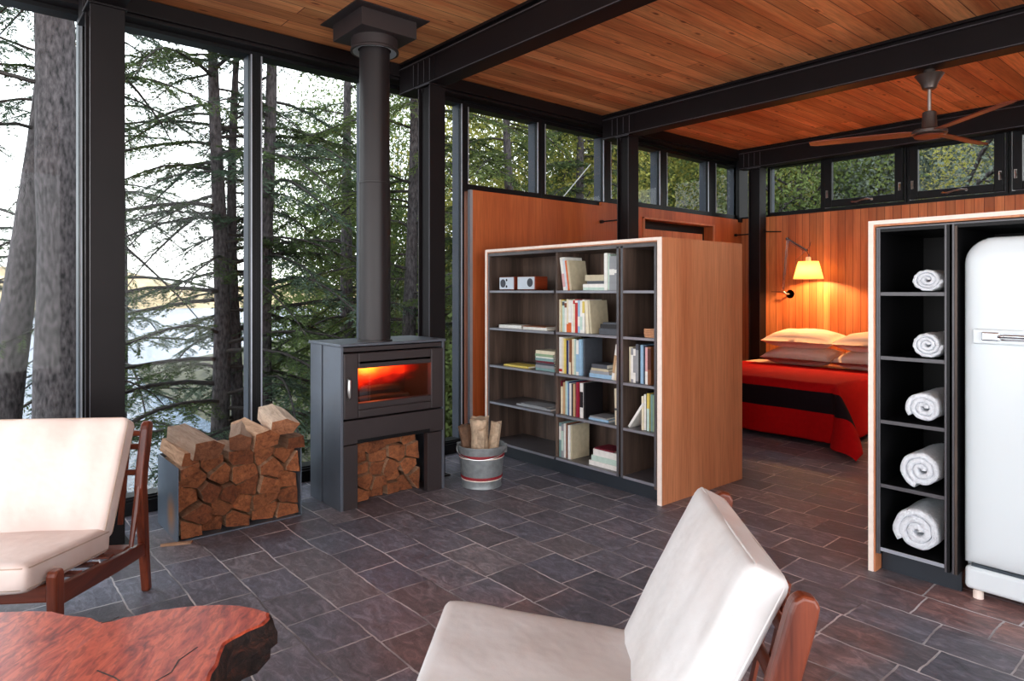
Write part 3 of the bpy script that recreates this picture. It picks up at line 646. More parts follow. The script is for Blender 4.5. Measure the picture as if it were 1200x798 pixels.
G = 'books on the bottom shelf of the middle bay'
z = SH[0]
row(1.130, z, [(TL,0.022,0.27,0,0,(0.5,0.9,WH)),(GR,0.02,0.262,0,0,(0.2,0.8,MINT)),(WH,0.016,0.268),(BR,0.014,0.27),(DG,0.014,0.262),(WH,0.022,0.262),(BG,0.014,0.262)], 'on the bottom middle shelf', G)
stack(1.44, z, [(WH,0.034,0.29),(MINT,0.042,0.265,0.02),(WH,0.05,0.24,0.04),(MR,0.012,0.19,0.06)], 'of the pile on the bottom middle shelf', G)
# right bay
G = 'books on the third shelf of the right bay'
row(1.822, SH[2], [(CR,0.030,0.25),(GR,0.020,0.245,0,0,(0.1,0.8,WH)),(WH,0.020,0.24,0,0,(0.3,0.8,GR)),(DG,0.024,0.275,0,0,(0.05,0.85,GR)),(BKc,0.010,0.27),(LB,0.024,0.27),(NV,0.022,0.265),(PK,0.020,0.258,0,0,(0.0,0.35,WH)),(BR,0.026,0.262,0,0,(0.4,0.95,(80,36,24)))], 'on the third shelf of the right bay', G)
G = 'books on the fourth shelf of the right bay'
row(1.826, SH[1], [(WH,0.018,0.225,0.62,0)], 'leaning alone on the fourth right bay shelf', G)
row(1.945, SH[1], [(CR,0.016,0.235),(WH,0.024,0.25),(BKc,0.006,0.272),(YE,0.020,0.26,0,0,(0.0,0.6,MINT)),(TL,0.016,0.255),(GN,0.016,0.25),(LB,0.014,0.25)], 'on the fourth shelf of the right bay', G)
# left bay
G = 'books in the left bay'
stack(0.36, SH[3], [(WH,0.028,0.30)], 'alone on the left, second left bay shelf', G)
stack(0.69, SH[3], [(WH,0.022,0.29),(BR,0.008,0.30,-0.03)], 'of the pair on the second left bay shelf', G)
stack(0.43, SH[2], [(YE,0.014,0.32)], 'alone on the third left bay shelf', G)
stack(0.84, SH[2], [(TL,0.020,0.225),(GR,0.022,0.22),(DG,0.018,0.22,0.002),(MR,0.016,0.21,0.003),(TL,0.022,0.215),(WH,0.012,0.21),(GN,0.020,0.215),(CR,0.028,0.225)], 'of the pile on the third left bay shelf', G)
stack(0.60, SH[1], [(GR,0.014,0.42)], 'alone on the fourth left bay shelf', G)
stack(0.66, SH[1]+0.0152, [(GR,0.006,0.30)], 'on the grey one, fourth left bay shelf', G)
# coasters
for i in range(5):
    o = MB().box(-0.045,0.045,-0.045,0.045,0,0.011).build('coaster', M['coaster'], None, bevel=0.003)
    o.location = (2.02+random.uniform(-0.004,0.004), Y0+0.075, SH[3]+0.0005+i*0.0125); o.rotation_euler = (0,0,random.uniform(-0.06,0.06))
    tag(o, 'tan square coaster, %s from the bottom of its pile on the right bay shelf' % ORD[i], 'coaster', 'pile of tan coasters')
# radio and its speaker
z = SH[4]
def radio(x0, w, label, kind):
    t = thing(kind, label, 'radio' if 'radio' in kind else 'speaker', (x0, Y0+0.03, z))
    MB().box(0,w,0.006,0.15,0.006,0.118).build('case', M['radiowood'], t, bevel=0.004)
    MB().box(0.006,w-0.006,0.0,0.008,0.010,0.114).build('front_panel', M['radioface'], t, bevel=0.002)
    ft = MB(); 
    for a in (0.02, w-0.02):
        for b2 in (0.03, 0.12): ft.lathe([(0.006,0),(0.006,0.006)],8,(a,b2,0))
    ft.build('feet', M['black'], t)
    return t
r = radio(0.385, 0.20, 'silver fronted wooden table radio with dials, left on the top shelf', 'table_radio')
MB().lathe([(0.036,0.0),(0.036,0.003),(0.03,0.006)],24,(0.055,-0.001,0.062),ax='y').build('speaker_cone', M['grille'], r)
MB().lathe([(0.036,0.0),(0.034,0.005),(0.0,0.006)],24,(0.150,-0.001,0.062),ax='y').build('tuning_dial', M['radioface'], r)
MB().lathe([(0.022,0.005),(0.02,0.012),(0.0,0.013)],20,(0.150,-0.001,0.062),ax='y').build('tuning_knob', M['black'], r)
for zz in (0.035,0.09): MB().lathe([(0.011,0.0),(0.010,0.010),(0,0.011)],14,(0.103,-0.001,zz),ax='y').build('knob', M['black'], r)
r = radio(0.625, 0.22, 'silver fronted wooden speaker box right of the table radio', 'loudspeaker')
MB().lathe([(0.036,0.0),(0.034,0.004),(0.0,0.005)],24,(0.165,-0.001,0.066),ax='y').build('speaker_cone', M['grille'], r)

# ------------------------------------------------------------------ tall cabinet with towels and refrigerator
YC = 3.667
cb = thing('tall_cabinet', 'tall cabinet of black cubbies and refrigerator bay with pale wood edge', 'cabinet', (0,0,0))
MB().box(3.476,3.508,YC+0.003,4.42,0,1.782).build('side_panel', M['ply_light'], cb)
MB().box(3.476,4.86,YC+0.003,4.42,1.782,1.812).build('top_panel', M['ply_light'], cb)
MB().box(4.828,4.86,YC+0.003,4.42,0,1.782).build('side_panel', M['ply_light'], cb)
e_ = MB(); e_.box(3.476,3.500,YC-0.004,YC+0.003,0,1.812); e_.box(3.500,4.86,YC-0.004,YC+0.003,1.792,1.812); tag(e_.build('pale_edge', M['edge'], cb), 'pale plywood edge')
ic = MB(); yb = 4.30
ic.box(3.513,3.533,YC+0.004,yb,0.10,1.776); ic.box(3.820,3.842,YC+0.004,yb,0.10,1.776); ic.box(3.533,3.820,yb-0.015,yb,0.10,1.776); ic.box(3.533,3.820,YC+0.004,yb,1.752,1.776)
ic.box(3.852,3.874,YC+0.004,yb,0.10,1.776); ic.box(3.874,4.80,yb-0.015,yb,0.05,1.776); ic.box(3.874,4.80,YC+0.004,yb,1.752,1.776); ic.box(4.80,4.828,YC+0.004,yb,0.05,1.776)
ic.build('inner_case', M['black'], cb)
fe = MB(); fe.box(3.514,3.522,YC,YC+0.004,0.10,1.776); fe.box(3.524,3.532,YC,YC+0.004,0.10,1.768); fe.box(3.822,3.830,YC,YC+0.004,0.10,1.768); fe.box(3.854,3.862,YC,YC+0.004,0.10,1.768)
fe.box(3.522,4.80,YC,YC+0.004,1.768,1.776); fe.build('frame_edge', M['shelfdark'], cb)
MB().box(3.864,3.874,YC-0.001,YC+0.004,0.10,1.760).build('frame_edge', M['casedark'], cb)
CS = (0.135, 0.462, 0.790, 1.117, 1.444)
for z in CS:
    MB().box(3.533,3.820,YC+0.006,yb-0.015,z-0.018,z).build('shelf', M['black'], cb)
    MB().box(3.533,3.820,YC+0.002,YC+0.006,z-0.018,z).build('shelf_edge', M['trimlight'] if z < 0.2 else M['shelfdark'], cb)
MB().box(3.513,3.872,3.742,3.755,0,0.10).build('toe_kick', M['kick'], cb)

def rolled_towel(x, z, r, turns, label, squash=0.85, L=0.36):
    # spiral sheet with thickness, rolled along y
    o_ = MB(); n = int(turns*30); th = r/(turns+0.25)
    prof = []
    for i in range(n+1):
        a = 2*PI*turns*i/n; rr = th*0.35+(r-th*0.35-th*0.42)*i/n
        prof.append((a, rr))
    W_ = th*0.42; ys = [0,0.006,0.02] + [0.02+(L-0.04)*j/8 for j in range(1,8)] + [L-0.02,L-0.006,L]
    def sec(y):
        e = 0.55 if y in (0, L) else 0.88 if y in (0.006, L-0.006) else 1
        pts = []
        for a, rr in prof: pts.append((a, rr+W_*e))
        for a, rr in prof[::-1]: pts.append((a, rr-W_*e))
        res = []
        for a, rr in pts:
            wob = 1+(0.035*math.sin(a*19+y*30) if r < 0.08 else 0.018*math.sin(a*7+x))+0.05*mnoise.noise(Vector((a*1.3, y*8+x*7, z*3)))
            res.append((math.cos(a)*rr*wob, y+0.004*mnoise.noise(Vector((a*4, rr*60, x*5+z))), math.sin(a)*rr*squash*wob+r*squash))
        return res
    m = len(prof)*2; vs = []
    for y in ys: vs += sec(y)
    fs = []
    for j in range(len(ys)-1):
        for i in range(m): fs.append((j*m+i, j*m+(i+1)%m, (j+1)*m+(i+1)%m, (j+1)*m+i))
    k_ = len(prof)
    for b0 in (0, (len(ys)-1)*m):
        for i in range(k_-1): fs.append((b0+i, b0+i+1, b0+m-2-i, b0+m-1-i))
    o_.add(vs, fs)
    o = o_.build('rolled_towel', M['towel'], None, smooth=True)
    o.location = (x, YC+0.02, z+0.001); tag(o, label, 'towel', 'rolled white towels in the cubbies')
    core = MB().tube([(0,0.012,r*squash),(0,L-0.012,r*squash)],th*0.5,12); 
    return o
for i, (zz, r_, tn, dx) in enumerate(((CS[4],0.074,3.0,0.0),(CS[3],0.074,3.0,0.0),(CS[2],0.088,2.6,0.0),(CS[1],0.100,2.7,0.0),(CS[0],0.118,2.6,0.0))):
    lab = ['small rolled white towel in the top cubby','small rolled white towel in the second cubby from the top','rolled white towel in the middle cubby','rolled white towel in the second cubby from the floor','thick rolled white towel in the lowest cubby'][i]
    rolled_towel(3.812-r_, zz, r_, tn, lab, (0.82,0.92,0.92,0.98,1.0)[i], 0.34)

fg = thing('refrigerator', 'white rounded retro refrigerator standing in the cabinet bay', 'refrigerator', (3.893, 3.70, 0))
def rprofile(w, z0, z1, r, n=8, rb=0.0):
    p = []
    for (cx_, cz_, a0, rr) in ((w-r, z1-r, 0, r), (r, z1-r, PI/2, r)):
        for i in range(n+1):
            a = a0+PI/2*i/n; p.append((cx_+rr*math.cos(a), cz_+rr*math.sin(a)))
    p += [(0, z0), (w, z0)]
    return p
def fr_part(w, z0, z1, r, sections):
    """rounded slab built from sections (y, inset)"""
    m = MB(); vs = []; k_ = None
    for (y, ins) in sections:
        p = rprofile(w-2*ins, z0+ins, z1-ins, max(r-ins, 0.01)); k_ = len(p)
        vs += [(a+ins, y, b2) for a, b2 in p]
    fs = [tuple(range(k_))[::-1], tuple(range((len(sections)-1)*k_, len(sections)*k_))]
    for j in range(len(sections)-1):
        for i in range(k_): fs.append((j*k_+i, j*k_+(i+1)%k_, (j+1)*k_+(i+1)%k_, (j+1)*k_+i))
    m.add(vs, fs); return m
FW = 0.74
smooth_angle(fr_part(FW, 0.03, 1.70, 0.12, ((0.055,0.012),(0.06,0.0),(0.54,0.0),(0.56,0.02))).build('cabinet_body', M['fridge'], fg), 0.6)
smooth_angle(fr_part(FW, 0.165, 1.70, 0.12, ((0.05,0.0),(0.015,0.0),(0.0,0.006),(-0.012,0.018),(-0.022,0.04),(-0.028,0.08),(-0.030,0.13))).build('door', M['fridge'], fg), 0.9)
pn = MB().prism([(0.012,0.055),(0.728,0.055),(0.728,0.155),(0.012,0.155)], 0.0, 0.055, 'y'); 
pn = MB().box(0.004,0.736,-0.012,0.055,0.045,0.153); pn.build('kick_panel', M['fridge'], fg, bevel=0.02, seg=4)
MB().box(0.03,0.71,0.0,0.5,0.153,0.166).build('seam', M['gasket'], fg)
for a in (0.05, 0.69): MB().lathe([(0.022,0.0),(0.022,0.03),(0.01,0.046)],12,(a,0.03,0)).build('foot', M['edge'], fg)
hn = MB(); hn.box(0.045,0.695,-0.050,-0.030,1.205,1.275); hn.build('handle_recess', M['fridge'], fg, bevel=0.012, seg=3)
hb = MB(); hb.box(0.085,0.155,-0.062,-0.048,1.222,1.262); hb.build('badge', M['chrome'], fg, bevel=0.006, seg=3)
hh = MB(); hh.tube([(0.15,-0.058,1.242),(0.18,-0.078,1.246),(0.62,-0.078,1.246),(0.66,-0.056,1.242)],[0.008,0.010,0.010,0.008],10); hh.tube([(0.16,-0.054,1.228),(0.65,-0.054,1.228)],0.004,8)
smooth_angle(hh.build('handle', M['chrome'], fg))

# ------------------------------------------------------------------ stove
SX0, SX1, SY0, SY1, ST = 0.385, 0.860, 1.992, 2.815, 1.10
st = thing('wood_stove', 'tall grey steel wood stove with glowing glass door and log store', 'stove', (0,0,0))
# local = world coordinates
pl = MB(); pl.box(SX0,0.565,SY0,SY0+0.02,0.0,ST-0.02); pl.build('side_panel', M['stove'], st, bevel=0.002)
MB().box(0.590,SX1-0.004,SY0,SY0+0.02,0.0,ST-0.02).build('side_panel', M['stove'], st, bevel=0.002)
MB().box(SX0,SX1-0.004,SY1-0.02,SY1,0.0,ST-0.02).build('side_panel', M['stove'], st, bevel=0.002)
bd = MB(); bd.box(SX0+0.02,SX1-0.05,SY0+0.022,SY1-0.022,0.50,0.565); bd.box(SX0,SX0+0.02,SY0+0.02,SY1-0.02,0,ST-0.02); bd.box(0.565,0.59,SY0+0.012,SY0+0.03,0,ST-0.02)
bd.build('inner_body', M['black'], st)
MB().box(SX0-0.008,SX1+0.006,SY0-0.012,SY1+0.008,ST-0.018,ST).build('top_plate', M['stove'], st, bevel=0.003)
# front: columns of the log store, ash drawer, door
XF = SX1-0.006
MB().box(XF-0.05,XF,SY0+0.022,SY0+0.125,0,0.425).build('front_post', M['stovefront'], st, bevel=0.003)
MB().box(XF-0.05,XF,SY1-0.145,SY1-0.022,0,0.425).build('front_post', M['stovefront'], st, bevel=0.003)
MB().box(XF-0.06,XF-0.002,SY0+0.022,SY1-0.022,1.045,1.075).build('top_vent', M['stovefront'], st, bevel=0.003)

lv = MB()
for k_ in range(3): lv.box(XF-0.03,XF-0.004,SY0+0.10,SY1-0.10,1.050+k_*0.009,1.054+k_*0.009)
dr = MB().box(XF-0.045,XF+0.004,SY0+0.022,SY1-0.012,0.432,0.590); dr = dr.build('ash_drawer', M['stovefront'], st, bevel=0.003)
MB().box(XF-0.01,XF+0.006,SY0+0.12,SY1-0.13,0.434,0.458).build('pull_slot', M['black'], dr)
do = MB(); do.ring(SY0+0.022,SY1-0.012,0.600,1.036,0.105,XF-0.05,XF+0.006,'x',wb=0.055)
do.box(XF-0.05,XF+0.006,SY0+0.127,SY1-0.117,0.655,0.70)
do.box(XF-0.05,XF+0.006,SY0+0.127,SY1-0.117,0.955,0.985)
do = do.build('door', M['stovefront'], st, bevel=0.008, seg=3)
MB().box(XF-0.032,XF-0.027,SY0+0.12,SY1-0.11,0.69,0.965).build('pane', M['stoveglass'], do)
hd = MB().tube([(XF+0.01,SY0+0.048,0.735),(XF+0.032,SY0+0.048,0.75),(XF+0.034,SY0+0.046,0.80),(XF+0.032,SY0+0.048,0.862),(XF+0.008,SY0+0.05,0.872)],[0.007,0.010,0.012,0.010,0.007],10)
smooth_angle(hd.build('handle', M['nickel'], do))
# firebox
fx = MB(); y0, y1 = SY0+0.09, SY1-0.09
fx.box(XF-0.40,XF-0.39,y0,y1,0.62,1.03); fx.box(XF-0.39,XF-0.055,y0,y0+0.01,0.62,1.03); fx.box(XF-0.39,XF-0.055,y1-0.01,y1,0.62,1.03); fx.box(XF-0.39,XF-0.055,y0,y1,0.62,0.64); fx.box(XF-0.39,XF-0.055,y0,y1,1.0,1.03)
fx.build('firebox', M['firebrick'], st)
MB().box(XF-0.055,XF-0.05,y0-0.05,y1+0.05,0.60,0.66).build('firebox_lip', M['firebrick'], st)
def flame_mat():
    m = bpy.data.materials.new('flame'); m.use_nodes = True; nt = m.node_tree; nt.nodes.clear()
    o = nt.nodes.new('ShaderNodeOutputMaterial'); em = nt.nodes.new('ShaderNodeEmission')
    g_ = nt.nodes.new('ShaderNodeTexCoord'); mp = nt.nodes.new('ShaderNodeMapping'); nt.links.new(g_.outputs['Generated'], mp.inputs[0])
    n = node(nt, 'ShaderNodeTexNoise', i_Scale=3.2, i_Detail=4.0, i_Distortion=0.8); nt.links.new(mp.outputs[0], n.inputs['Vector'])
    # soft falloff from the hot core near the top
    sb_ = node(nt, 'ShaderNodeVectorMath', operation='SUBTRACT'); sb_.inputs[1].default_value = (0.5,0.34,0.90); nt.links.new(g_.outputs['Generated'], sb_.inputs[0])
    sc_ = node(nt, 'ShaderNodeVectorMath', operation='MULTIPLY'); sc_.inputs[1].default_value = (1.2,1.55,1.5); nt.links.new(sb_.outputs[0], sc_.inputs[0])
    ln = node(nt, 'ShaderNodeVectorMath', operation='LENGTH'); nt.links.new(sc_.outputs[0], ln.inputs[0])
    a_ = node(nt, 'ShaderNodeMath', operation='MULTIPLY_ADD'); nt.links.new(n.outputs[0], a_.inputs[0]); a_.inputs[1].default_value = 1.1; a_.inputs[2].default_value = 0.55
    b_ = node(nt, 'ShaderNodeMath', operation='SUBTRACT'); nt.links.new(a_.outputs[0], b_.inputs[0]); nt.links.new(ln.outputs['Value'], b_.inputs[1])
    r = ramp(nt, [(0.0, (0,0,0)), (0.25, (0.10,0.0,0.0)), (0.5, (0.8,0.03,0.004)), (0.72, (1.0,0.20,0.01)), (0.95, (1.0,0.55,0.08))]); nt.links.new(b_.outputs[0], r.inputs[0])
    nt.links.new(r.outputs[0], em.inputs[0]); em.inputs[1].default_value = 15.0
    nt.links.new(em.outputs[0], o.inputs['Volume']); return m
M['flame'] = flame_mat()
fl = MB().box(XF-0.37,XF-0.07,y0+0.02,y1-0.02,0.70,0.995)
tag(fl.build('flames', M['flame'], st), 'orange red flames', kind='stuff')
FL = bpy.data.lights.new('fire_glow','POINT'); FL.energy = 1.0; FL.color = (1.0,0.18,0.04); FL.shadow_soft_size = 0.06
flo = bpy.data.objects.new('fire_glow', FL); C.objects.link(flo); flo.parent = st; flo.location = (XF-0.2, 2.36, 0.86)
for (a, b2, rr) in (((XF-0.20,2.18,0.675),(XF-0.16,2.60,0.68),0.036),((XF-0.30,2.22,0.68),(XF-0.28,2.62,0.675),0.04),((XF-0.24,2.24,0.735),(XF-0.22,2.56,0.742),0.034)):
    m_ = MB().tube([a, tuple((a[i]+b2[i])/2+0.004 for i in range(3)), b2],[rr,rr*1.1,rr*0.95],9).build('burning_log', M['firebrick'], None); tag(m_, 'charred log %s in the stove firebox' % {0.036:'in front',0.04:'at the back',0.034:'lying on the other two'}[rr], 'firewood', 'burning logs in the stove')
# flue
fp = MB(); px_, py_ = 0.75, 2.30
fp.lathe([(0.109,ST),(0.109,2.19),(0.111,2.192),(0.111,2.20),(0.106,2.202),(0.106,2.21),(0.104,2.21),(0.104,3.16)],40,(px_,py_,0)); smooth_angle(fp.build('flue_pipe', M['pipe'], st), 0.5)
smooth_angle(MB().lathe([(0.121,ST+0.0),(0.121,ST+0.012),(0.111,ST+0.014)],40,(px_,py_,0)).build('flue_collar', M['pipe'], st), 0.5)
fb = thing('ceiling_flue_box', 'square dark metal flue support box under the ceiling above the stove', 'flue box', (px_,py_,3.32))
MB().box(-0.275,0.275,-0.275,0.275,-0.008,-0.0005).build('ceiling_plate', M['stovefront'], fb)
MB().box(-0.21,0.21,-0.21,0.21,-0.125,-0.008).build('box', M['stovefront'], fb, bevel=0.002)
smooth_angle(MB().lathe([(0.16,-0.125),(0.16,-0.19),(0.166,-0.20),(0.166,-0.212),(0.150,-0.212),(0.150,-0.13)],40,cap=False).build('collar', M['stovefront'], fb), 0.5)
smooth_angle(MB().lathe([(0.149,-0.20),(0.149,-0.213),(0.112,-0.196)],40,cap=False).build('inner_ring', M['trimlight'], fb), 0.5)

# ------------------------------------------------------------------ firewood: irregular cells fill a section, each one is a split log
def clip(poly, p, n):
    out = []
    for i in range(len(poly)):
        a, b2 = poly[i], poly[(i+1)%len(poly)]
        da = (a[0]-p[0])*n[0]+(a[1]-p[1])*n[1]; db = (b2[0]-p[0])*n[0]+(b2[1]-p[1])*n[1]
        if da <= 0: out.append(a)
        if da*db < 0:
            t = da/(da-db); out.append((a[0]+(b2[0]-a[0])*t, a[1]+(b2[1]-a[1])*t))
    return out
def cells(boundary, seeds):
    res = []
    for i, s_ in enumerate(seeds):
        poly = list(boundary)
        for j, q in enumerate(seeds):
            if i == j: continue
            mid = ((s_[0]+q[0])/2, (s_[1]+q[1])/2); n = (q[0]-s_[0], q[1]-s_[1])
            poly = clip(poly, mid, n)
            if len(poly) < 3: break
        if len(poly) >= 3: res.append((s_, poly))
    return res
def split_log(poly, c, L, xfront, parent_loc, rnd, name='split_log', mat=None, shrink=0.93, curve=True, bark=True):
    """poly in (y,z); log runs along -x from xfront"""
    P = []
    n = len(poly)
    for i in range(n):
        a, b2 = poly[i], poly[(i+1)%n]
        k_ = max(1, int(math.hypot(a[0]-b2[0], a[1]-b2[1])/0.03))
        for j in range(k_): P.append((a[0]+(b2[0]-a[0])*j/k_, a[1]+(b2[1]-a[1])*j/k_))
    P = [((p[0]-c[0])*shrink, (p[1]-c[1])*shrink) for p in P]
    P = [(p[0]*(1+0.05*mnoise.noise(Vector((p[0]*40,p[1]*40,c[0]*9)))), p[1]*(1+0.05*mnoise.noise(Vector((p[1]*40,c[1]*9,p[0]*30))))) for p in P]
    m = MB(); n = len(P); nx = 6; vs = []
    for k_ in range(nx):
        x = -L*k_/(nx-1)
        for (a, b2) in P:
            j = 0.004*mnoise.noise(Vector((a*60+c[0], b2*60, x*6+c[1])))
            xx = x+(0.010*mnoise.noise(Vector((a*25, b2*25, c[0]*7+c[1]*5+k_*3))) if k_ in (0, nx-1) else 0)
            vs.append((xx, a+j, b2+j))
    # end centre vertex
    fs = [(k_*n+i, k_*n+(i+1)%n, (k_+1)*n+(i+1)%n, (k_+1)*n+i) for k_ in range(nx-1) for i in range(n)]
    vs.append((0.004,0,0)); vs.append((-L,0,0)); q = len(vs)
    fs += [(i, (i+1)%n, q-2) for i in range(n)] + [((nx-1)*n+(i+1)%n, (nx-1)*n+i, q-1) for i in range(n)]
    m.add(vs, fs)
    o = m.build(name, mat or M['log'], None)
    o.location = (xfront, c[0], c[1])
    if bark:   # bark strip on the lowest edge run
        i0 = min(range(n), key=lambda i: P[i][1]); idx = [(i0+d_)%n for d_ in range(-max(1,n//6), max(1,n//6)+1)]
        bm_ = MB(); vs = []
        for k_ in range(nx):
            for i in idx:
                v = m.v[k_*n+i]; vs.append((v[0]*0.99-0.001, v[1], v[2]-0.0015))
                vs.append((v[0]*0.99-0.001, v[1]*0.96, v[2]*0.96))
        w_ = len(idx)*2
        f2 = []
        for k_ in range(nx-1):
            for i in range(len(idx)-1):
                a = k_*w_+i*2; f2.append((a, a+2, a+w_+2, a+w_)); f2.append((a+1, a+w_+1, a+w_+3, a+3))
        bm_.add(vs, f2); bm_.build('bark', M['logbark'], o)
    return o
def log_rows(boundary, W0, W1, Z0, Z1, nrow, cols, rnd):
    seeds = []
    for r_ in range(nrow):
        n = cols[r_]
        for k_ in range(n):
            y = W0+(W1-W0)*(k_+0.5+(0.18 if r_ % 2 else -0.12))/n + rnd.uniform(-0.034,0.034); z = Z0+(Z1-Z0)*(r_+0.5)/nrow+rnd.uniform(-0.026,0.026)
            seeds.append((y, z, r_, k_, n))
    return seeds
RW = ['first','second','third','fourth','fifth','sixth']
def fill_logs(boundary, W0, W1, Z0, Z1, cols, xf_, L, place, group, rnd, shrink=0.94, skip=()):
    sd = log_rows(boundary, W0, W1, Z0, Z1, len(cols), cols, rnd)
    cl = cells(boundary, [(s_[0], s_[1]) for s_ in sd]); mp_ = {(s_[0], s_[1]): s_ for s_ in sd}
    for s_, poly in cl:
        r_, k_, n = mp_[s_][2:]
        c = (sum(p[0] for p in poly)/len(poly), sum(p[1] for p in poly)/len(poly))
        o = split_log(poly, c, L*rnd.uniform(0.90,0.98), xf_-rnd.uniform(0.0,0.075), None, rnd, shrink=rnd.uniform(0.82,0.97), bark=rnd.random() < 0.5)
        o.rotation_euler = (rnd.uniform(-0.12,0.12), rnd.uniform(-0.05,0.05), rnd.uniform(-0.022,0.022))
        tag(o, 'split log %s from the left in the %s row up %s' % (ORD[k_], RW[r_], place), 'firewood', group)
rnd = random.Random(11)
yb0, yb1 = SY0+0.135, SY1-0.155
fill_logs([(yb0,0.004),(yb1,0.004),(yb1,0.418),(yb0,0.418)], yb0, yb1, 0.0, 0.42, (4,4,4,4,4), XF-0.075, 0.36, 'in the stove log store', 'logs stored under the stove', rnd, 0.95)
# rack
rk = thing('firewood_rack', 'open bent steel rack full of split logs by the window', 'firewood rack', (0,0,0))
MB().box(0.29,0.742,1.036,1.042,0,0.43).build('side_plate', M['rack'], rk)
MB().box(0.29,0.735,1.772,1.778,0,0.43).build('side_plate', M['rack'], rk)
MB().box(0.29,0.742,1.042,1.772,0.0,0.006).build('bottom_plate', M['rack'], rk)
MB().box(0.285,0.29,1.036,1.778,0,0.43).build('back_plate', M['rack'], rk)
bnd = [(1.046,0.008),(1.768,0.008),(1.768,0.43),(1.68,0.45),(1.42,0.49),(1.2,0.46),(1.046,0.42)]
fill_logs(bnd, 1.046,1.768,0.0,0.47, (5,5,6,5,5), 0.76, 0.44, 'in the steel rack', 'logs stacked in the steel rack', rnd, 0.95)
def loose_log(poly, L, loc, rot, label, mat, name='split_log', group='logs stacked in the steel rack'):
    c = (sum(p[0] for p in poly)/len(poly), sum(p[1] for p in poly)/len(poly))
    o = split_log(poly, c, L, 0, None, rnd, name, mat, 1.0, bark=False); o.location = loc; o.rotation_euler = rot
    return tag(o, label, 'firewood', group)
loose_log([(-0.08,-0.045),(0.07,-0.055),(0.10,0.02),(0.03,0.06),(-0.07,0.055)], 0.42, (0.78,1.20,0.52), (0,0.10,0.12), 'pale topped split log lying at the left top of the steel rack', M['logpale'])
loose_log([(-0.06,-0.045),(0.055,-0.05),(0.065,0.02),(0.0,0.05),(-0.06,0.03)], 0.42, (0.76,1.38,0.535), (0,0.04,-0.35), 'pale split log lying slantwise in the middle of the rack top', M['logpale'])
loose_log([(-0.09,-0.05),(0.06,-0.055),(0.085,0.0),(0.03,0.055),(-0.06,0.05)], 0.40, (0.77,1.545,0.53), (0.2,0.05,0.05), 'brown split log right of the middle on the rack top', M['log'])
loose_log([(-0.085,-0.04),(0.05,-0.05),(0.10,0.0),(0.02,0.05),(-0.07,0.045)], 0.42, (0.74,1.665,0.588), (0.1,0.08,-0.15), 'pale topped split log highest at the right of the rack', M['logpale'])
loose_log([(-0.05,-0.035),(0.05,-0.04),(0.045,0.03),(-0.03,0.04)], 0.42, (0.735,1.11,0.47), (0,0.05,0.05), 'small bark edged log at the far left top of the rack', M['log'])
loose_log([(-0.06,-0.035),(0.06,-0.04),(0.05,0.035),(-0.05,0.03)], 0.40, (0.74,1.74,0.475), (0,0.0,0.0), 'small brown log wedged at the right top of the rack', M['log'])
loose_log([(-0.012,-0.004),(0.012,-0.004),(0.010,0.005),(-0.010,0.005)], 0.16, (0.79,1.10,0.006), (0,0,1.2), 'thin kindling splinter on the floor before the steel rack', M['log'])

# ------------------------------------------------------------------ bucket with bark logs
bu = thing('metal_bucket', 'galvanised bucket with two dark red bands holding bark logs', 'bucket', (0.955,3.085,0))
def br_(z): return 0.145+0.030*z/0.30
pr = [(0.0,0.012),(br_(0),0.012),(br_(0)+0.004,0.0),(br_(0)+0.006,0.004),(br_(0)+0.002,0.018)]
pr += [(br_(z_), z_) for z_ in (0.05,0.1,0.15,0.2,0.25,0.295)] + [(0.181,0.298),(0.181,0.306),(0.174,0.306),(0.170,0.295),(0.141,0.02),(0.0,0.02)]
smooth_angle(MB().lathe(pr,48,cap=False).build('pail', M['galv'], bu), 0.5)
for z_ in (0.075, 0.235):
    smooth_angle(MB().lathe([(br_(z_-0.01)+0.0005,z_-0.011),(br_(z_)+0.004,z_-0.006),(br_(z_)+0.004,z_+0.006),(br_(z_+0.01)+0.0005,z_+0.011)],48,cap=False).build('band', M['redpaint'], bu), 0.5)
    smooth_angle(MB().lathe([(br_(z_-0.017)+0.0008,z_-0.018),(br_(z_-0.012)+0.0028,z_-0.014),(br_(z_-0.01)+0.0008,z_-0.010)],48,cap=False).build('rib', M['edge'], bu), 0.5)
a_ = math.radians(250)
ea = MB(); 
for aa in (math.radians(225), math.radians(45)):
    ea.box(0.172*math.cos(aa)-0.014,0.172*math.cos(aa)+0.014,0.172*math.sin(aa)-0.014,0.172*math.sin(aa)+0.014,0.245,0.315)
ea.build('ear', M['galv'], bu, bevel=0.004)
hp = [(0.186*math.cos(PI*1.25+PI*i/16), 0.186*math.sin(PI*1.25+PI*i/16), 0.285-0.06*math.sin(PI*i/16)) for i in range(17)]
smooth_angle(MB().tube(hp,0.004,6).build('handle', M['nickel'], bu))
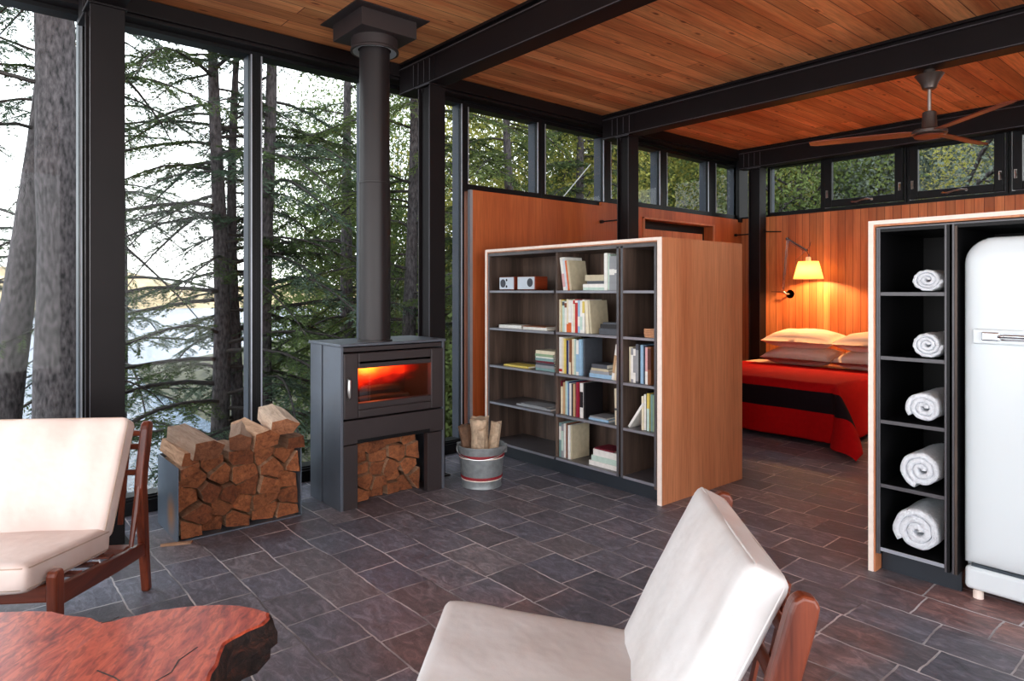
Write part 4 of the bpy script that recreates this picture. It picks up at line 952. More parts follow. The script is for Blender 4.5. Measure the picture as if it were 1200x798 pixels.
def bark_log(loc, rot, r, L, label, mat, seed):
    m = MB(); n = 14; nx = 8; vs = []
    for k_ in range(nx):
        for i in range(n):
            a = 2*PI*i/n; rr = r*(1+0.28*mnoise.noise(Vector((math.cos(a)*1.6+seed, math.sin(a)*1.6, k_*0.35))))*(0.62+0.38*(abs(math.cos(a+seed))))
            vs.append((rr*math.cos(a), rr*math.sin(a), L*k_/(nx-1)+(0.02*mnoise.noise(Vector((math.cos(a)*3, math.sin(a)*3+seed, 1))) if k_ in (0,nx-1) else 0)))
    fs = [(k_*n+i, k_*n+(i+1)%n, (k_+1)*n+(i+1)%n, (k_+1)*n+i) for k_ in range(nx-1) for i in range(n)]
    vs += [(0,0,0.0),(0,0,L)]; q = len(vs); fs += [((i+1)%n, i, q-2) for i in range(n)]+[((nx-1)*n+i, (nx-1)*n+(i+1)%n, q-1) for i in range(n)]
    o = m.add(vs, fs).build('bark_log', mat, None); o.location = loc; o.rotation_euler = rot
    return tag(o, label, 'firewood', 'bark logs in the bucket')
M['birchy'] = plain('pale_flaking_bark', srgb(190,166,140), 0.9, 0, 0.35, 22, 0.8, 40)
bark_log((0.955,3.085,0.03),(0.03,-0.03,0.5),0.088,0.47,'broad pale flaking bark log in the middle of the bucket',M['birchy'],1.3)
bark_log((0.990,3.125,0.03),(-0.10,0.09,0.2),0.056,0.44,'narrow pale log leaning right in the bucket',M['birchy'],4.1)
bark_log((0.915,3.035,0.03),(0.11,-0.09,0),0.060,0.42,'dark brown log leaning left in the bucket',M['logbark'],7.7)
bark_log((1.01,3.04,0.03),(0.05,0.05,0),0.032,0.40,'thin pale stick in front of the broad log in the bucket',M['birchy'],9.2)

# ------------------------------------------------------------------ lounge chairs
def lounge_chair(label, loc, ang, lm, seed, pm):
    t = thing('lounge_chair', label, 'armchair', loc, ang-PI/2)
    # local: +y forward, x to the side, origin below the rear edge of the seat
    seat_a = math.atan2(0.075, 0.56)
    vs, fs = rbox(0,0,0,0.315,0.31,0.052,0.026,16,0.22,0.004,seed)
    mat = Matrix.Translation((0,0.262,0.385)) @ Matrix.Rotation(seat_a, 4, 'X')
    sc = MB().add(xf(vs, mat), fs).build('seat_cushion', lm, t, smooth=True)
    def pipe(a, b, c, mat, s_, name='piping'):
        P_ = []
        r_ = 0.03
        for (sx, sy, a0) in ((1,1,0),(-1,1,PI/2),(-1,-1,PI),(1,-1,1.5*PI)):
            for i in range(5):
                q = a0+PI/2*i/4; P_.append((sx*(a-r_)+r_*math.cos(q), sy*(b-r_)+r_*math.sin(q), c))
        P_.append(P_[0]); return MB().tube(xf(P_, mat), 0.0035, 6, cap=False).build(name, pm, s_, smooth=True)
    pipe(0.312,0.306,0.036,mat,sc); pipe(0.312,0.306,-0.036,mat,sc)
    la = math.atan2(0.225, 0.45)
    vs, fs = rbox(0,0,0,0.310,0.049,0.268,0.026,16,0.0,0.0,seed)
    vv = []
    for v in vs:
        px2 = max(0,1-(v[0]/0.310)**2)*max(0,1-(v[2]/0.268)**2)
        nn = mnoise.noise(Vector((v[0]*10+seed, v[2]*1.8, 0)))*0.010 + mnoise.noise(Vector((v[0]*20, v[2]*14+seed, 0)))*0.0025
        vv.append((v[0], v[1]*(1+0.22*px2**0.7)+nn*(1 if v[1] > 0 else -1), v[2]))
    mat2 = Matrix.Translation((0,-0.142,0.598)) @ Matrix.Rotation(la, 4, 'X')
    bc = MB().add(xf(vv, mat2), fs).build('back_cushion', lm, t, smooth=True)
    m3 = mat2 @ Matrix.Rotation(PI/2, 4, 'X')
    pipe(0.307,0.265,0.034,m3,bc); pipe(0.307,0.265,-0.034,m3,bc)
    # frame
    for sx in (-1, 1):
        x = sx*0.355; h = 0.019
        # boomerang back leg: outline in (y,z)
        L_ = [(-0.325,0.0),(-0.285,0.0),(-0.245,0.24),(-0.215,0.44),(-0.208,0.52),(-0.222,0.60),(-0.272,0.785),(-0.282,0.810),(-0.301,0.822),(-0.328,0.815),(-0.338,0.797),(-0.326,0.74),(-0.288,0.60),(-0.274,0.51),(-0.290,0.36),(-0.300,0.20)]
        MB().prism(L_, x-h, x+h, 'x').build('back_leg', M['teak'], t, bevel=0.009, seg=3)
        MB().prism([(0.445,0.0),(0.475,0.0),(0.49,0.20),(0.495,0.40),(0.485,0.418),(0.445,0.418),(0.435,0.40),(0.435,0.2)], x-h, x+h, 'x').build('front_leg', M['teak'], t, bevel=0.008, seg=3)
        MB().prism([(0.437,0.275),(0.437,0.355),(0.0,0.285),(-0.28,0.245),(-0.28,0.185),(0.0,0.215)], x-0.014, x+0.014, 'x').build('side_rail', M['teaky'], t, bevel=0.006)
        smooth_angle(MB().tube([(x,-0.218,0.53),(x,-0.19,0.42),(x,-0.14,0.27)],[0.013,0.016,0.010],8).build('spindle', M['teak'], t))
    cr = MB(); cr.prism([(0.452,0.30),(0.478,0.30),(0.478,0.365),(0.452,0.365)], -0.336, 0.336, 'x'); cr.build('front_rail', M['teakx'], t, bevel=0.008)
    MB().box(-0.336,0.336,-0.25,-0.225,0.20,0.245).build('rear_rail', M['teakx'], t, bevel=0.006)
    for (yy, zz) in ((-0.300,0.762),(-0.292,0.700),(-0.275,0.58)):
        smooth_angle(MB().tube([(-0.336,yy,zz),(0,yy-0.012,zz),(0.336,yy,zz)],[0.014,0.017,0.014],10).build('back_rail', M['teakx'], t))
    for k_ in range(7):
        xx = -0.26+k_*0.0867
        MB().bar((xx,-0.248,0.34),(xx,-0.335,0.765),0.024,0.008,up=(0,1,0)).build('back_slat', M['teak'], t)
    for k_ in range(5):
        yy = -0.12+k_*0.13
        MB().box(-0.341,0.341,yy-0.02,yy+0.02,0.283+0.13*yy,0.292+0.13*yy).build('seat_slat', M['teakx'], t)
    return t
lounge_chair('cream leather lounge chair with reddish wooden frame before the lake window', (1.345,0.295,0), math.radians(-34.6), M['leatherpink'], 2.0, M['piping'])
lounge_chair('off white leather lounge chair seen from its side in the foreground', (3.778,1.402,0), math.radians(225), M['leather'], 5.0, M['leather'])

# ------------------------------------------------------------------ burl slab table
tb = thing('burl_slab_table', 'low live edge table of red burl wood in the front left corner', 'table', (2.7,0.1,0))
out = [(2.05,-0.30),(2.10,-0.05),(2.18,0.09),(2.238,0.15),(2.29,0.22),(2.337,0.272),(2.40,0.305),(2.438,0.338),(2.47,0.362),(2.515,0.375),(2.535,0.40),(2.533,0.44),(2.545,0.47),(2.548,0.52),(2.57,0.58),(2.60,0.64),(2.642,0.70),(2.69,0.745),(2.738,0.776),(2.79,0.795),(2.83,0.785),(2.853,0.75),(2.862,0.70),(2.885,0.655),(2.90,0.63),(2.945,0.60),(2.99,0.575),(3.067,0.53),(3.14,0.44),(3.20,0.30),(3.23,0.1),(3.22,-0.12),(3.15,-0.34),(3.0,-0.5),(2.7,-0.56),(2.4,-0.52),(2.18,-0.44)]
# densify + jitter
pts = []
for i in range(len(out)):
    a, b2 = out[i], out[(i+1)%len(out)]; k_ = max(1, int(math.hypot(a[0]-b2[0],a[1]-b2[1])/0.02))
    for j in range(k_):
        p = (a[0]+(b2[0]-a[0])*j/k_, a[1]+(b2[1]-a[1])*j/k_); nn = mnoise.noise(Vector((p[0]*18,p[1]*18,0)))*0.008
        pts.append((p[0]-2.7+nn, p[1]-0.1+nn))
n = len(pts)
def lay(sc, z, nz, seed):
    r_ = []
    for (x, y) in pts:
        L_ = math.hypot(x, y); f_ = sc+nz*mnoise.noise(Vector((x*9, y*9, seed)))+nz*0.7*mnoise.noise(Vector((x*28, y*28, seed*3)))
        r_.append((x*f_, y*f_, z+nz*0.25*mnoise.noise(Vector((x*14,y*14,seed+5)))*(1 if z < 0.42 else 0)))
    return r_
sl = MB(); layers = [lay(0.985,0.43,0,0), lay(1.0,0.424,0,0)]
v = layers[0]+layers[1]; f2 = [tuple(range(n))]+[(i,(i+1)%n,n+(i+1)%n,n+i) for i in range(n)]
sl.add(v, f2)
smooth_angle(sl.build('table_top', M['burl'], tb), 0.5)
ed = MB(); ls = [lay(0.999,0.4235,0,0)] + [lay(s_, z_, nz, k_*1.7+1) for k_, (s_, z_, nz) in enumerate(((1.01,0.405,0.02),(1.015,0.38,0.04),(1.012,0.355,0.05),(1.0,0.33,0.06),(0.985,0.305,0.06),(0.955,0.28,0.07),(0.88,0.262,0.06),(0.75,0.25,0.05)))]
v = sum(ls, []); f2 = []
for j in range(len(ls)-1): f2 += [(j*n+i,(j+1)*n+i,(j+1)*n+(i+1)%n,j*n+(i+1)%n) for i in range(n)]
f2.append(tuple(range((len(ls)-1)*n, len(ls)*n)))
smooth_angle(ed.add(v, f2).build('live_edge', M['burlbark'], tb), 1.2)
# open cracks filled dark, cut into the top as thin raised-lip fissures
for pth in ([(0.17,0.46),(0.21,0.40),(0.26,0.37),(0.29,0.30)], [(-0.17,0.275),(-0.165,0.30),(-0.18,0.325)], [(0.12,0.22),(0.19,0.25),(0.27,0.27),(0.33,0.32)]):
    ck = MB()
    for a, b2 in zip(pth[:-1], pth[1:]): ck.bar((a[0],a[1],0.4302),(b2[0],b2[1],0.4302),0.004,0.0012)
    ck.build('crack', M['burlbark'], tb)
for (x, y) in ((-0.35,-0.25),(0.25,-0.3),(0.0,0.25)):
    smooth_angle(MB().lathe([(0.055,0),(0.05,0.1),(0.06,0.2),(0.085,0.262)],14,(x,y,0)).build('leg', M['burlbark'], tb))

# ------------------------------------------------------------------ bed
BX0, BX1, BY0, BY1, BZ = 0.45, 2.16, 6.28, 8.0, 0.56
bd = thing('bed', 'wide low bed with dark base against the back wall', 'bed', (0,0,0))
MB().box(BX0+0.06,BX1-0.06,BY0+0.12,BY1-0.02,0.0,0.26).build('base', M['black'], bd, bevel=0.01)
vs, fs = rbox((BX0+BX1)/2,(BY0+BY1)/2,0.41,(BX1-BX0)/2,(BY1-BY0)/2,0.15,0.07,12); MB().add(vs,fs).build('mattress', M['linen'], bd, smooth=True)
vs, fs = rbox((BX0+BX1)/2,7.62,0.565,(BX1-BX0)/2+0.012,0.39,0.012,0.01,10,0.1,0.002); MB().add(vs,fs).build('sheet', M['linen'], bd, smooth=True)
# blanket: grid draped over bed; u across (x), v from head to foot hem
def blanket():
    m = MB(); nu, nv = 96, 96; vs = []; mi = []
    U0, U1 = BX0-0.30, BX1+0.54; VH = 7.56
    top = BZ+0.022; drop = 0.47
    def P(u, v):
        # u,v flat cloth coordinates (v grows to the foot); v=0 at head edge
        vl = VH-BY0+0.02                       # length on the top
        x, y, z = u, VH-v, top
        ou = max(0, u-(BX1+0.015)) ; ol = max(0, (BX0-0.015)-u); of = max(0, v-vl)
        if of > 0:
            y = BY0-0.02-0.035*math.sin(min(1,of/0.1)*PI/2); z = top-of
        if ou > 0: x = BX1+0.015+0.035*math.sin(min(1,ou/0.1)*PI/2); z = min(z, top-ou)
        if ol > 0: x = BX0-0.015-0.035*math.sin(min(1,ol/0.1)*PI/2); z = min(z, top-ol)
        if of > 0 and ou > 0:                  # free corner hangs out as a point
            rho = math.hypot(of, ou); a = math.atan2(of, ou); q = 0.66*math.sin(2*a)**2
            hor = 0.035+q*rho; x = BX1+0.0+hor*math.cos(a)+0.015; y = BY0-0.02-hor*math.sin(a)*1.15; z = top-rho*math.sqrt(1-q*q)
        # fold rounding
        z += 0.004*mnoise.noise(Vector((x*3,y*3,1)))
        if of > 0 or ou > 0:
            w_ = min(1, (of+ou)/0.25)
            y -= w_*(0.018*math.sin(u*9+1)+0.012*mnoise.noise(Vector((u*5,v*2,0)))) if of > 0 else 0
            x += w_*(0.018*math.sin(v*9)) if ou > 0 else 0
        z = max(z, 0.012+0.0)
        return (x, y, z)
    VT = VH-BY0+0.02+0.53
    for j in range(nv+1):
        v = VT*j/nv
        for i in range(nu+1): vs.append(P(U0+(U1-U0)*i/nu, v))
    fs = []; W_ = nu+1
    for j in range(nv):
        v = VT*(j+0.5)/nv
        for i in range(nu): fs.append((j*W_+i, (j+1)*W_+i, (j+1)*W_+i+1, j*W_+i+1)); mi.append(v)
    return vs, fs, mi, VT
vs, fs, mv, VT = blanket()
st0, st1 = VT-0.53+0.07, VT-0.53+0.26
m_ = MB(); m_.v = vs; m_.f = fs; m_.mi = [1 if st0 < v < st1 else 0 for v in mv]
bl = m_.build('blanket', [M['redblanket'], M['stripe']], None, smooth=True, fix=False)
sd_ = bl.modifiers.new('thick', 'SOLIDIFY'); sd_.thickness = 0.006; sd_.offset = 1
tag(bl, 'red wool blanket with one broad black stripe draped over the bed', 'blanket')
def pillow(x, y, z, label, rz=0, s_=1):
    m = MB(); n1, n2 = 22, 16; vs = []; fs = []
    for side in (1, -1):
        for j in range(n2+1):
            for i in range(n1+1):
                u = -1+2*i/n1; v = -1+2*j/n2
                hgt = (max(0,1-abs(u)**2.6))**0.5*(max(0,1-abs(v)**2.6))**0.5*0.108
                pinch = 1-0.06*(1-abs(u*v))
                hgt *= 1+0.10*mnoise.noise(Vector((u*2.5+x, v*2.5+z*9, side)))
                vs.append((u*0.41*(pinch), v*0.25*(pinch), side*hgt+0.006*mnoise.noise(Vector((u*6+z*7, v*6, 3)))))
    W_ = n1+1; K = W_*(n2+1)
    for j in range(n2):
        for i in range(n1):
            a = j*W_+i; fs.append((a,a+1,a+W_+1,a+W_)); fs.append((K+a,K+a+W_,K+a+W_+1,K+a+1))
    m.add(vs, fs); o = m.build('pillow', M['linen'], None, smooth=True)
    bm = bmesh.new(); bm.from_mesh(o.data); bmesh.ops.remove_doubles(bm, verts=bm.verts, dist=0.0005); bm.to_mesh(o.data); bm.free()
    o.location = (x,y,z); o.rotation_euler = (0.12,0,rz)
    pp = [(-0.393*(1-0.02*abs(t_)), 0.24*t_, 0.006) for t_ in (-1,-0.5,0,0.5,1)]
    MB().tube(pp, 0.004, 6).build('piping', M['navy'], o, smooth=True)
    return tag(o, label, 'pillow', 'pillows on the bed')
pillow(1.17,7.70,0.695,'cream pillow lying under another at the left of the bed')
pillow(1.17,7.72,0.890,'cream pillow on top of the left pair on the bed')
pillow(2.00,7.70,0.695,'cream pillow lying under another at the right of the bed')
pillow(2.00,7.72,0.890,'cream pillow on top of the right pair, partly behind the cabinet')

# ------------------------------------------------------------------ swing arm wall lamps
def shade_mat():
    m = bpy.data.materials.new('parchment_shade'); m.use_nodes = True; nt = m.node_tree; nt.nodes.clear()
    o = nt.nodes.new('ShaderNodeOutputMaterial'); d = nt.nodes.new('ShaderNodeBsdfDiffuse'); t = nt.nodes.new('ShaderNodeBsdfTranslucent'); ms = nt.nodes.new('ShaderNodeMixShader')
    d.inputs[0].default_value = (0.95,0.9,0.75,1); t.inputs[0].default_value = (0.98,0.86,0.52,1); ms.inputs[0].default_value = 0.6
    nt.links.new(d.outputs[0], ms.inputs[1]); nt.links.new(t.outputs[0], ms.inputs[2]); nt.links.new(ms.outputs[0], o.inputs[0]); return m
M['shade'] = shade_mat()
M['bulb'] = bpy.data.materials.new('glowing_bulb'); M['bulb'].use_nodes = True
bb = M['bulb'].node_tree.nodes['Principled BSDF']; bb.inputs['Emission Color'].default_value = (1,0.6,0.28,1); bb.inputs['Emission Strength'].default_value = 12
def sconce(x, label):
    t = thing('wall_lamp', label, 'lamp', (x,8.28,1.41), 0, None)
    smooth_angle(MB().lathe([(0.0,0.0),(0.055,0.0),(0.055,0.018),(0.045,0.028),(0.0,0.034)][::-1],24,(0,0,0),ax='y').build('wall_mount', M['chrome'], t))
    smooth_angle(MB().tube([(0,-0.03,0.0),(0,-0.09,0.0),(-0.03,-0.11,0.03)],[0.012,0.010,0.010],10).build('pivot', M['nickel'], t))
    a, b2, c = (-0.035,-0.11,0.06), (0.03,-0.13,0.70), (0.345,-0.28,0.535)
    lo = MB(); lo.tube([(a[0]-0.008,a[1],a[2]),(b2[0]-0.008,b2[1],b2[2])],0.005,8); lo.tube([(a[0]+0.010,a[1],a[2]),(b2[0]+0.010,b2[1],b2[2])],0.004,8); smooth_angle(lo.build('lower_arm', M['lampmetal'], t))
    up = MB(); up.tube([b2,c],0.011,10); up.tube([(b2[0],b2[1],b2[2]-0.03),(c[0]-0.05,c[1]+0.03,c[2]-0.0)],0.003,6); smooth_angle(up.build('upper_arm', M['lampmetal'], t))
    jt = MB(); jt.lathe([(0.0,-0.02),(0.018,-0.018),(0.018,0.018),(0,0.02)],14,b2,ax='y'); jt.lathe([(0.0,-0.02),(0.015,-0.018),(0.015,0.018),(0,0.02)],14,c,ax='y'); smooth_angle(jt.build('joint', M['lampmetal'], t))
    wr = MB(); wr.tube([(c[0]-0.14,c[1],c[2]-0.20),(c[0]-0.13,c[1],c[2]-0.12),(c[0]-0.03,c[1],c[2]-0.02),c,(c[0]+0.04,c[1],c[2]+0.04),(c[0]+0.055,c[1],c[2]+0.10)],0.0035,6); wr.tube([c,(c[0]+0.03,c[1],c[2]-0.06),(c[0]+0.02,c[1],c[2]-0.11)],0.004,6)
    smooth_angle(wr.build('bracket', M['lampmetal'], t))
    sx, sy, sz = c[0]+0.025, c[1], c[2]-0.35
    smooth_angle(MB().lathe([(0.03,0.215),(0.03,0.26),(0.022,0.27),(0.0,0.27)],20,(sx,sy,sz)).build('socket', M['edge'], t))
    sh = MB(); sh.lathe([(0.172,0.0),(0.115,0.215)],40,(sx,sy,sz),cap=False); sh.lathe([(0.115,0.213),(0.03,0.216)],40,(sx,sy,sz),cap=False)
    o = sh.build('lamp_shade', M['shade'], t, smooth=True); so = o.modifiers.new('t','SOLIDIFY'); so.thickness = 0.0015
    smooth_angle(MB().lathe([(0.0,0.05),(0.028,0.065),(0.03,0.09),(0.018,0.13),(0.015,0.2)],16,(sx,sy,sz)).build('bulb', M['bulb'], t))
    L_ = bpy.data.lights.new('lamp_glow','POINT'); L_.energy = LAMP_W; L_.color = (1.0,0.50,0.20); L_.shadow_soft_size = 0.035
    lo_ = bpy.data.objects.new('lamp_glow', L_); C.objects.link(lo_); lo_.parent = t; lo_.location = (sx, sy-0.06, sz+0.08)
    smooth_angle(MB().tube([(-0.01,-0.02,0.02),(-0.12,-0.012,0.03),(-0.25,-0.01,0.03)],0.004,6).build('cord', M['black'], t))
    return t
LAMP_W = 42
sconce(0.72, 'nickel swing arm wall lamp with glowing parchment shade above the bed')
sconce(2.45, 'nickel swing arm wall lamp hidden behind the tall cabinet on the right of the bed')

# ------------------------------------------------------------------ ceiling fan
fn = thing('ceiling_fan', 'three blade ceiling fan with walnut blades hanging from the beam', 'ceiling fan', (3.19,5.47,3.058))
smooth_angle(MB().lathe([(0.0,0.0),(0.035,0.0),(0.04,-0.03),(0.095,-0.038),(0.088,-0.045),(0.055,-0.10),(0.045,-0.135),(0.03,-0.145),(0,-0.145)],32).build('canopy', M['fan'], fn), 0.5)
smooth_angle(MB().lathe([(0.013,-0.14),(0.013,-0.31)],16).build('downrod', M['nickel'], fn))
smooth_angle(MB().lathe([(0.0,-0.30),(0.035,-0.302),(0.045,-0.31),(0.050,-0.42),(0.055,-0.43),(0.0,-0.43)],28).build('motor_housing', M['fan'], fn), 0.5)
smooth_angle(MB().lathe([(0.0,-0.43),(0.10,-0.433),(0.115,-0.445),(0.115,-0.465),(0.095,-0.475),(0.0,-0.48)],36).build('hub', M['fan'], fn), 0.5)
MB().lathe([(0.0,-0.478),(0.10,-0.478),(0.095,-0.488),(0.0,-0.49)],36).build('hub_cap', M['blade'], fn)
for k_, ang in enumerate((200, 320, 80)):
    a = math.radians(ang); mtx = Matrix.Rotation(a,4,'Z') @ Matrix.Translation((0,0,-0.452)) @ Matrix.Rotation(0.16,4,'X')
    o_ = [(0.09,-0.035),(0.16,-0.055),(0.75,-0.052),(0.80,-0.030),(0.80,0.035),(0.74,0.052),(0.16,0.050),(0.09,0.035)]
    b = MB(); b.prism(o_, -0.004, 0.004, 'z'); b.v = xf(b.v, mtx); o = b.build('blade', M['blade'], fn, bevel=0.002)
    b = MB().box(0.06,0.14,-0.02,0.02,0.004,0.010); b.v = xf(b.v, mtx); b.build('blade_iron', M['fan'], fn)

# ------------------------------------------------------------------ outdoors: lake, banks, far shore, trees
def grid_mesh(name, xs, ys, fz, mat, label):
    vs = [(x, y, fz(x, y)) for y in ys for x in xs]; W_ = len(xs)
    fs = [(j*W_+i, j*W_+i+1, (j+1)*W_+i+1, (j+1)*W_+i) for j in range(len(ys)-1) for i in range(W_-1)]
    m = MB().add(vs, fs); o = m.build(name, mat, None, smooth=True); return struct(o, label)
LZ = -2.3
struct(MB().box(-420,-0.5,-260,420,LZ-0.2,LZ).build('lake', M['lake']), 'bright rippled lake water beyond the trees')
def sstep(a, b2, x): t_ = max(0, min(1, (x-a)/(b2-a))); return t_*t_*(3-2*t_)
def gz(x, y):
    land = sstep(-8.5, -3.0, x)
    land = max(land, sstep(4.5, 9.5, y + 0.35*(x+3)*0 - 0.0*x) * sstep(-40, -14, x)*1.0 if y > 4 else 0)
    hgt = -1.7 + 1.6*sstep(2, 8.4, y) + 9.0*sstep(10, 26, y)*(1-sstep(-3, 0, x)) + 2.2*sstep(9, 16, y)*sstep(-3, 0, x)
    z = (LZ-0.4)*(1-land) + hgt*land
    return z + 0.12*mnoise.noise(Vector((x*0.6, y*0.6, 0)))*land
grid_mesh('ground', [(-42+i*0.9) for i in range(47)]+[-0.2,2,4,8,14], [(-12+j*0.9) for j in range(23)]+[8.45]+[9.3+j*1.2 for j in range(22)], lambda x, y: min(gz(x, y), -0.2) if (x > -0.5 and y < 8.5) else gz(x, y), M['soil'], 'leafy lake bank around the house')
def far_hill(name, x0, pts, mat, label):
    vs = []; n = len(pts)
    for (y, h) in pts: vs += [(x0, y, LZ-1), (x0-3, y, LZ+h*0.55), (x0-14, y, LZ+h)]
    fs = []
    for i in range(n-1):
        for k_ in range(2): fs.append((i*3+k_, (i+1)*3+k_, (i+1)*3+k_+1, i*3+k_+1))
    return struct(MB().add(vs, fs).build(name, mat, None, smooth=True), label)
rr_ = random.Random(3)
far_hill('far_shore', -150, [(-150+j*4, 7+2.5*math.sin(j*0.21)+1.6*math.sin(j*0.73)+rr_.uniform(-.9,.9)) for j in range(110)], M['hill'], 'tan autumn trees along the far lake shore')

def fast_mesh(name, verts, nper, mat, parent):
    """verts (N*nper,3), every nper verts form one face"""
    n = len(verts)//nper; me = bpy.data.meshes.new(name)
    me.vertices.add(n*nper); me.vertices.foreach_set('co', verts.astype(np.float32).ravel())
    me.loops.add(n*nper); me.loops.foreach_set('vertex_index', np.arange(n*nper, dtype=np.int32))
    me.polygons.add(n); me.polygons.foreach_set('loop_start', np.arange(0, n*nper, nper, dtype=np.int32))
    me.update(calc_edges=True); me.materials.append(mat)
    o = bpy.data.objects.new(name, me); C.objects.link(o); o.parent = parent; return o
def quads(base, direc, nrm, L, w):
    """leaf quads (kite) from base along direc; arrays (N,3)"""
    side = np.cross(direc, nrm); side /= (np.linalg.norm(side, axis=1, keepdims=True)+1e-9)
    L = L[:,None]; w = w[:,None]
    a = base; b = base+direc*L*0.45+side*w; c = base+direc*L; d_ = base+direc*L*0.45-side*w
    return np.stack([a,b,c,d_], axis=1).reshape(-1, 3)
def unit(v): return v/(np.linalg.norm(v, axis=-1, keepdims=True)+1e-9)
def conifer(name, label, base, H, r0, zlo, nbr, Lmax, mat, seed, lean=(0,0), az=None, leafs=1.0, group=None, trunk_pts=None, low_full=0.75, lw=0.010, bare=0, gap=0.105, cat='tree'):
    rng = np.random.default_rng(seed); t = thing(name, label, cat, base, 0, group)
    def tp(h): return np.array([lean[0]*h+0.05*math.sin(h*0.9+seed), lean[1]*h+0.05*math.cos(h*0.7+seed*2), h])
    m = MB(); hs = np.linspace(-0.3, H, 22)
    def tr(h): return r0*max(0.06, (1-max(0,h)/H)**0.8)*(1+0.35*math.exp(-max(0,h)/0.35))
    m.tube([tp(h) for h in hs], [tr(h)*(1+0.05*rng.uniform(-1,1)) for h in hs], 12)
    m.build('trunk', M['bark'], t, smooth=True)
    LV = []; BR = MB()
    for k_ in range(nbr):
        f_ = (k_+rng.uniform(0,1))/nbr; h = zlo+(H-zlo)*f_*0.97
        a = rng.uniform(0, 2*PI) if az is None else az[0]+rng.uniform(-1,1)*az[1]
        L = Lmax*(low_full if f_ < 0.15 else 1)*(1-f_)**0.55*rng.uniform(0.55,1.05)+0.15
        s0 = rng.uniform(0.0,0.35); dr = rng.uniform(0.25,0.6)
        u = np.array([math.cos(a), math.sin(a), 0]); w = np.array([-math.sin(a), math.cos(a), 0]); bend = rng.uniform(-0.18,0.18)
        ts = np.linspace(0, 1, 8)
        P = tp(h)+np.outer(ts*L, u)+np.outer((ts**2)*L*bend, w)+np.outer(L*(s0*ts-dr*ts**2)+0.02*np.sin(ts*9+k_), [0,0,1])
        BR.tube([tuple(p) for p in P], [0.010*L*(1-0.85*x)+0.0035 for x in ts], 5, cap=False)
        if k_ < bare: continue
        nt_ = max(3, int(L/gap)); 
        for q in range(nt_*2):
            tt = 0.10+0.9*((q//2)+rng.uniform(0,1))/nt_
            if tt > 1 or rng.uniform() > leafs: continue
            i = min(6, int(tt*7)); fr_ = tt*7-i; p0 = P[i]*(1-fr_)+P[i+1]*fr_; d = unit(P[i+1]-P[i]); sd = 1 if q % 2 else -1
            l = rng.uniform(0.6,1.0)*(0.16+0.34*(1-tt)*min(1, L/1.4)+0.06)
            dirn = unit(d*rng.uniform(0.5,0.9)+w*sd*rng.uniform(0.6,1.0)+np.array([0,0,rng.uniform(-0.35,0.05)]))
            tip = p0+dirn*l+np.array([0,0,-0.18*l])
            BR.tube([tuple(p0), tuple(p0+dirn*l*0.5), tuple(tip)], [0.0035,0.0028,0.0015], 3, cap=False)
            nl = max(3, int(l/0.019)); s_ = (np.arange(nl)+rng.uniform(0,1,nl))/nl
            bs = p0+np.outer(s_*l, dirn)+np.outer(-0.18*l*s_**2, [0,0,1])
            for sg in (-1, 1):
                ld = unit(dirn*0.75+np.cross(dirn, [0,0,1])*sg*0.7+rng.normal(0,0.22,(nl,3)))
                nr = unit(np.array([0,0,1])+rng.normal(0,0.5,(nl,3)))
                LV.append(quads(bs, ld, nr, rng.uniform(0.045,0.085,nl), np.full(nl, lw*0.85)*rng.uniform(0.7,1.3,nl)))
    BR.build('branches', M['twig'], t, fix=False)
    if LV: tag(fast_mesh('foliage', np.concatenate(LV), 4, mat, t), kind='stuff')
    return t
def leafy(name, label, base, crown, n, mat, seed, trunk=(0.12, 3.0), size=(0.06,0.11), group=None, cat='tree', clump=110):
    """broad tree or bush: crown = (cx,cy,cz, rx,ry,rz) relative to base"""
    rng = np.random.default_rng(seed); t = thing(name, label, cat, base, 0, group)
    cx,cy,cz,rx,ry,rz = crown
    m = MB()
    if trunk[0]: m.tube([(0,0,-0.3),(0.05,0.03,trunk[1]*0.5),(cx*0.7,cy*0.7,trunk[1])],[trunk[0]*1.2,trunk[0],trunk[0]*0.6],10)
    cl = unit(rng.normal(0,1,(clump,3)))*(rng.uniform(0.35,1,(clump,1))**0.5)*np.array([rx,ry,rz])+np.array([cx,cy,cz])
    for c in cl[:26]:
        s_ = np.array([cx*0.5, cy*0.5, trunk[1]*rng.uniform(0.4,0.95)]); md = (s_+c)/2+rng.normal(0,0.12,3)
        m.tube([tuple(s_), tuple(md), tuple(c)], [max(0.012,trunk[0]*0.28),max(0.01,trunk[0]*0.16),0.006], 5, cap=False)
    m.build('trunk', M['bark'], t, smooth=True, fix=False)
    n = int(n*1.35); idx = rng.integers(0, clump, n); P = cl[idx]+rng.normal(0,1,(n,3))*np.array([rx,ry,rz])*0.17
    d = unit(rng.normal(0,1,(n,3))+np.array([0,0,-0.35])); nr = unit(rng.normal(0,0.7,(n,3))+np.array([0,0,1]))
    tag(fast_mesh('foliage', quads(P, d, nr, rng.uniform(size[0],size[1],n), rng.uniform(size[0],size[1],n)*0.30), 4, mat, t), kind='stuff')
    return t
GT = 'lakeside conifers'
# trunks close to the left window
conifer('conifer_tree', 'big rough barked trunk filling the leftmost window', (-2.5,0.82,-1.9), 12, 0.27, 2.4, 34, 2.6, M['needle2'], 21, (0,0.0), az=(math.radians(215),1.5), leafs=0.7, bare=12)
conifer('conifer_tree', 'darker trunk directly right of and behind the big left trunk', (-3.3,1.30,-1.9), 12, 0.17, 4.2, 22, 2.2, M['needle'], 22, (0.0,-0.012), leafs=0.8)
conifer('conifer_tree', 'leaning trunk low at the left edge behind the left armchair', (-3.2,0.33,-2.1), 9, 0.20, 5.0, 14, 2.0, M['needle2'], 23, (0.0,0.075), leafs=0.6)
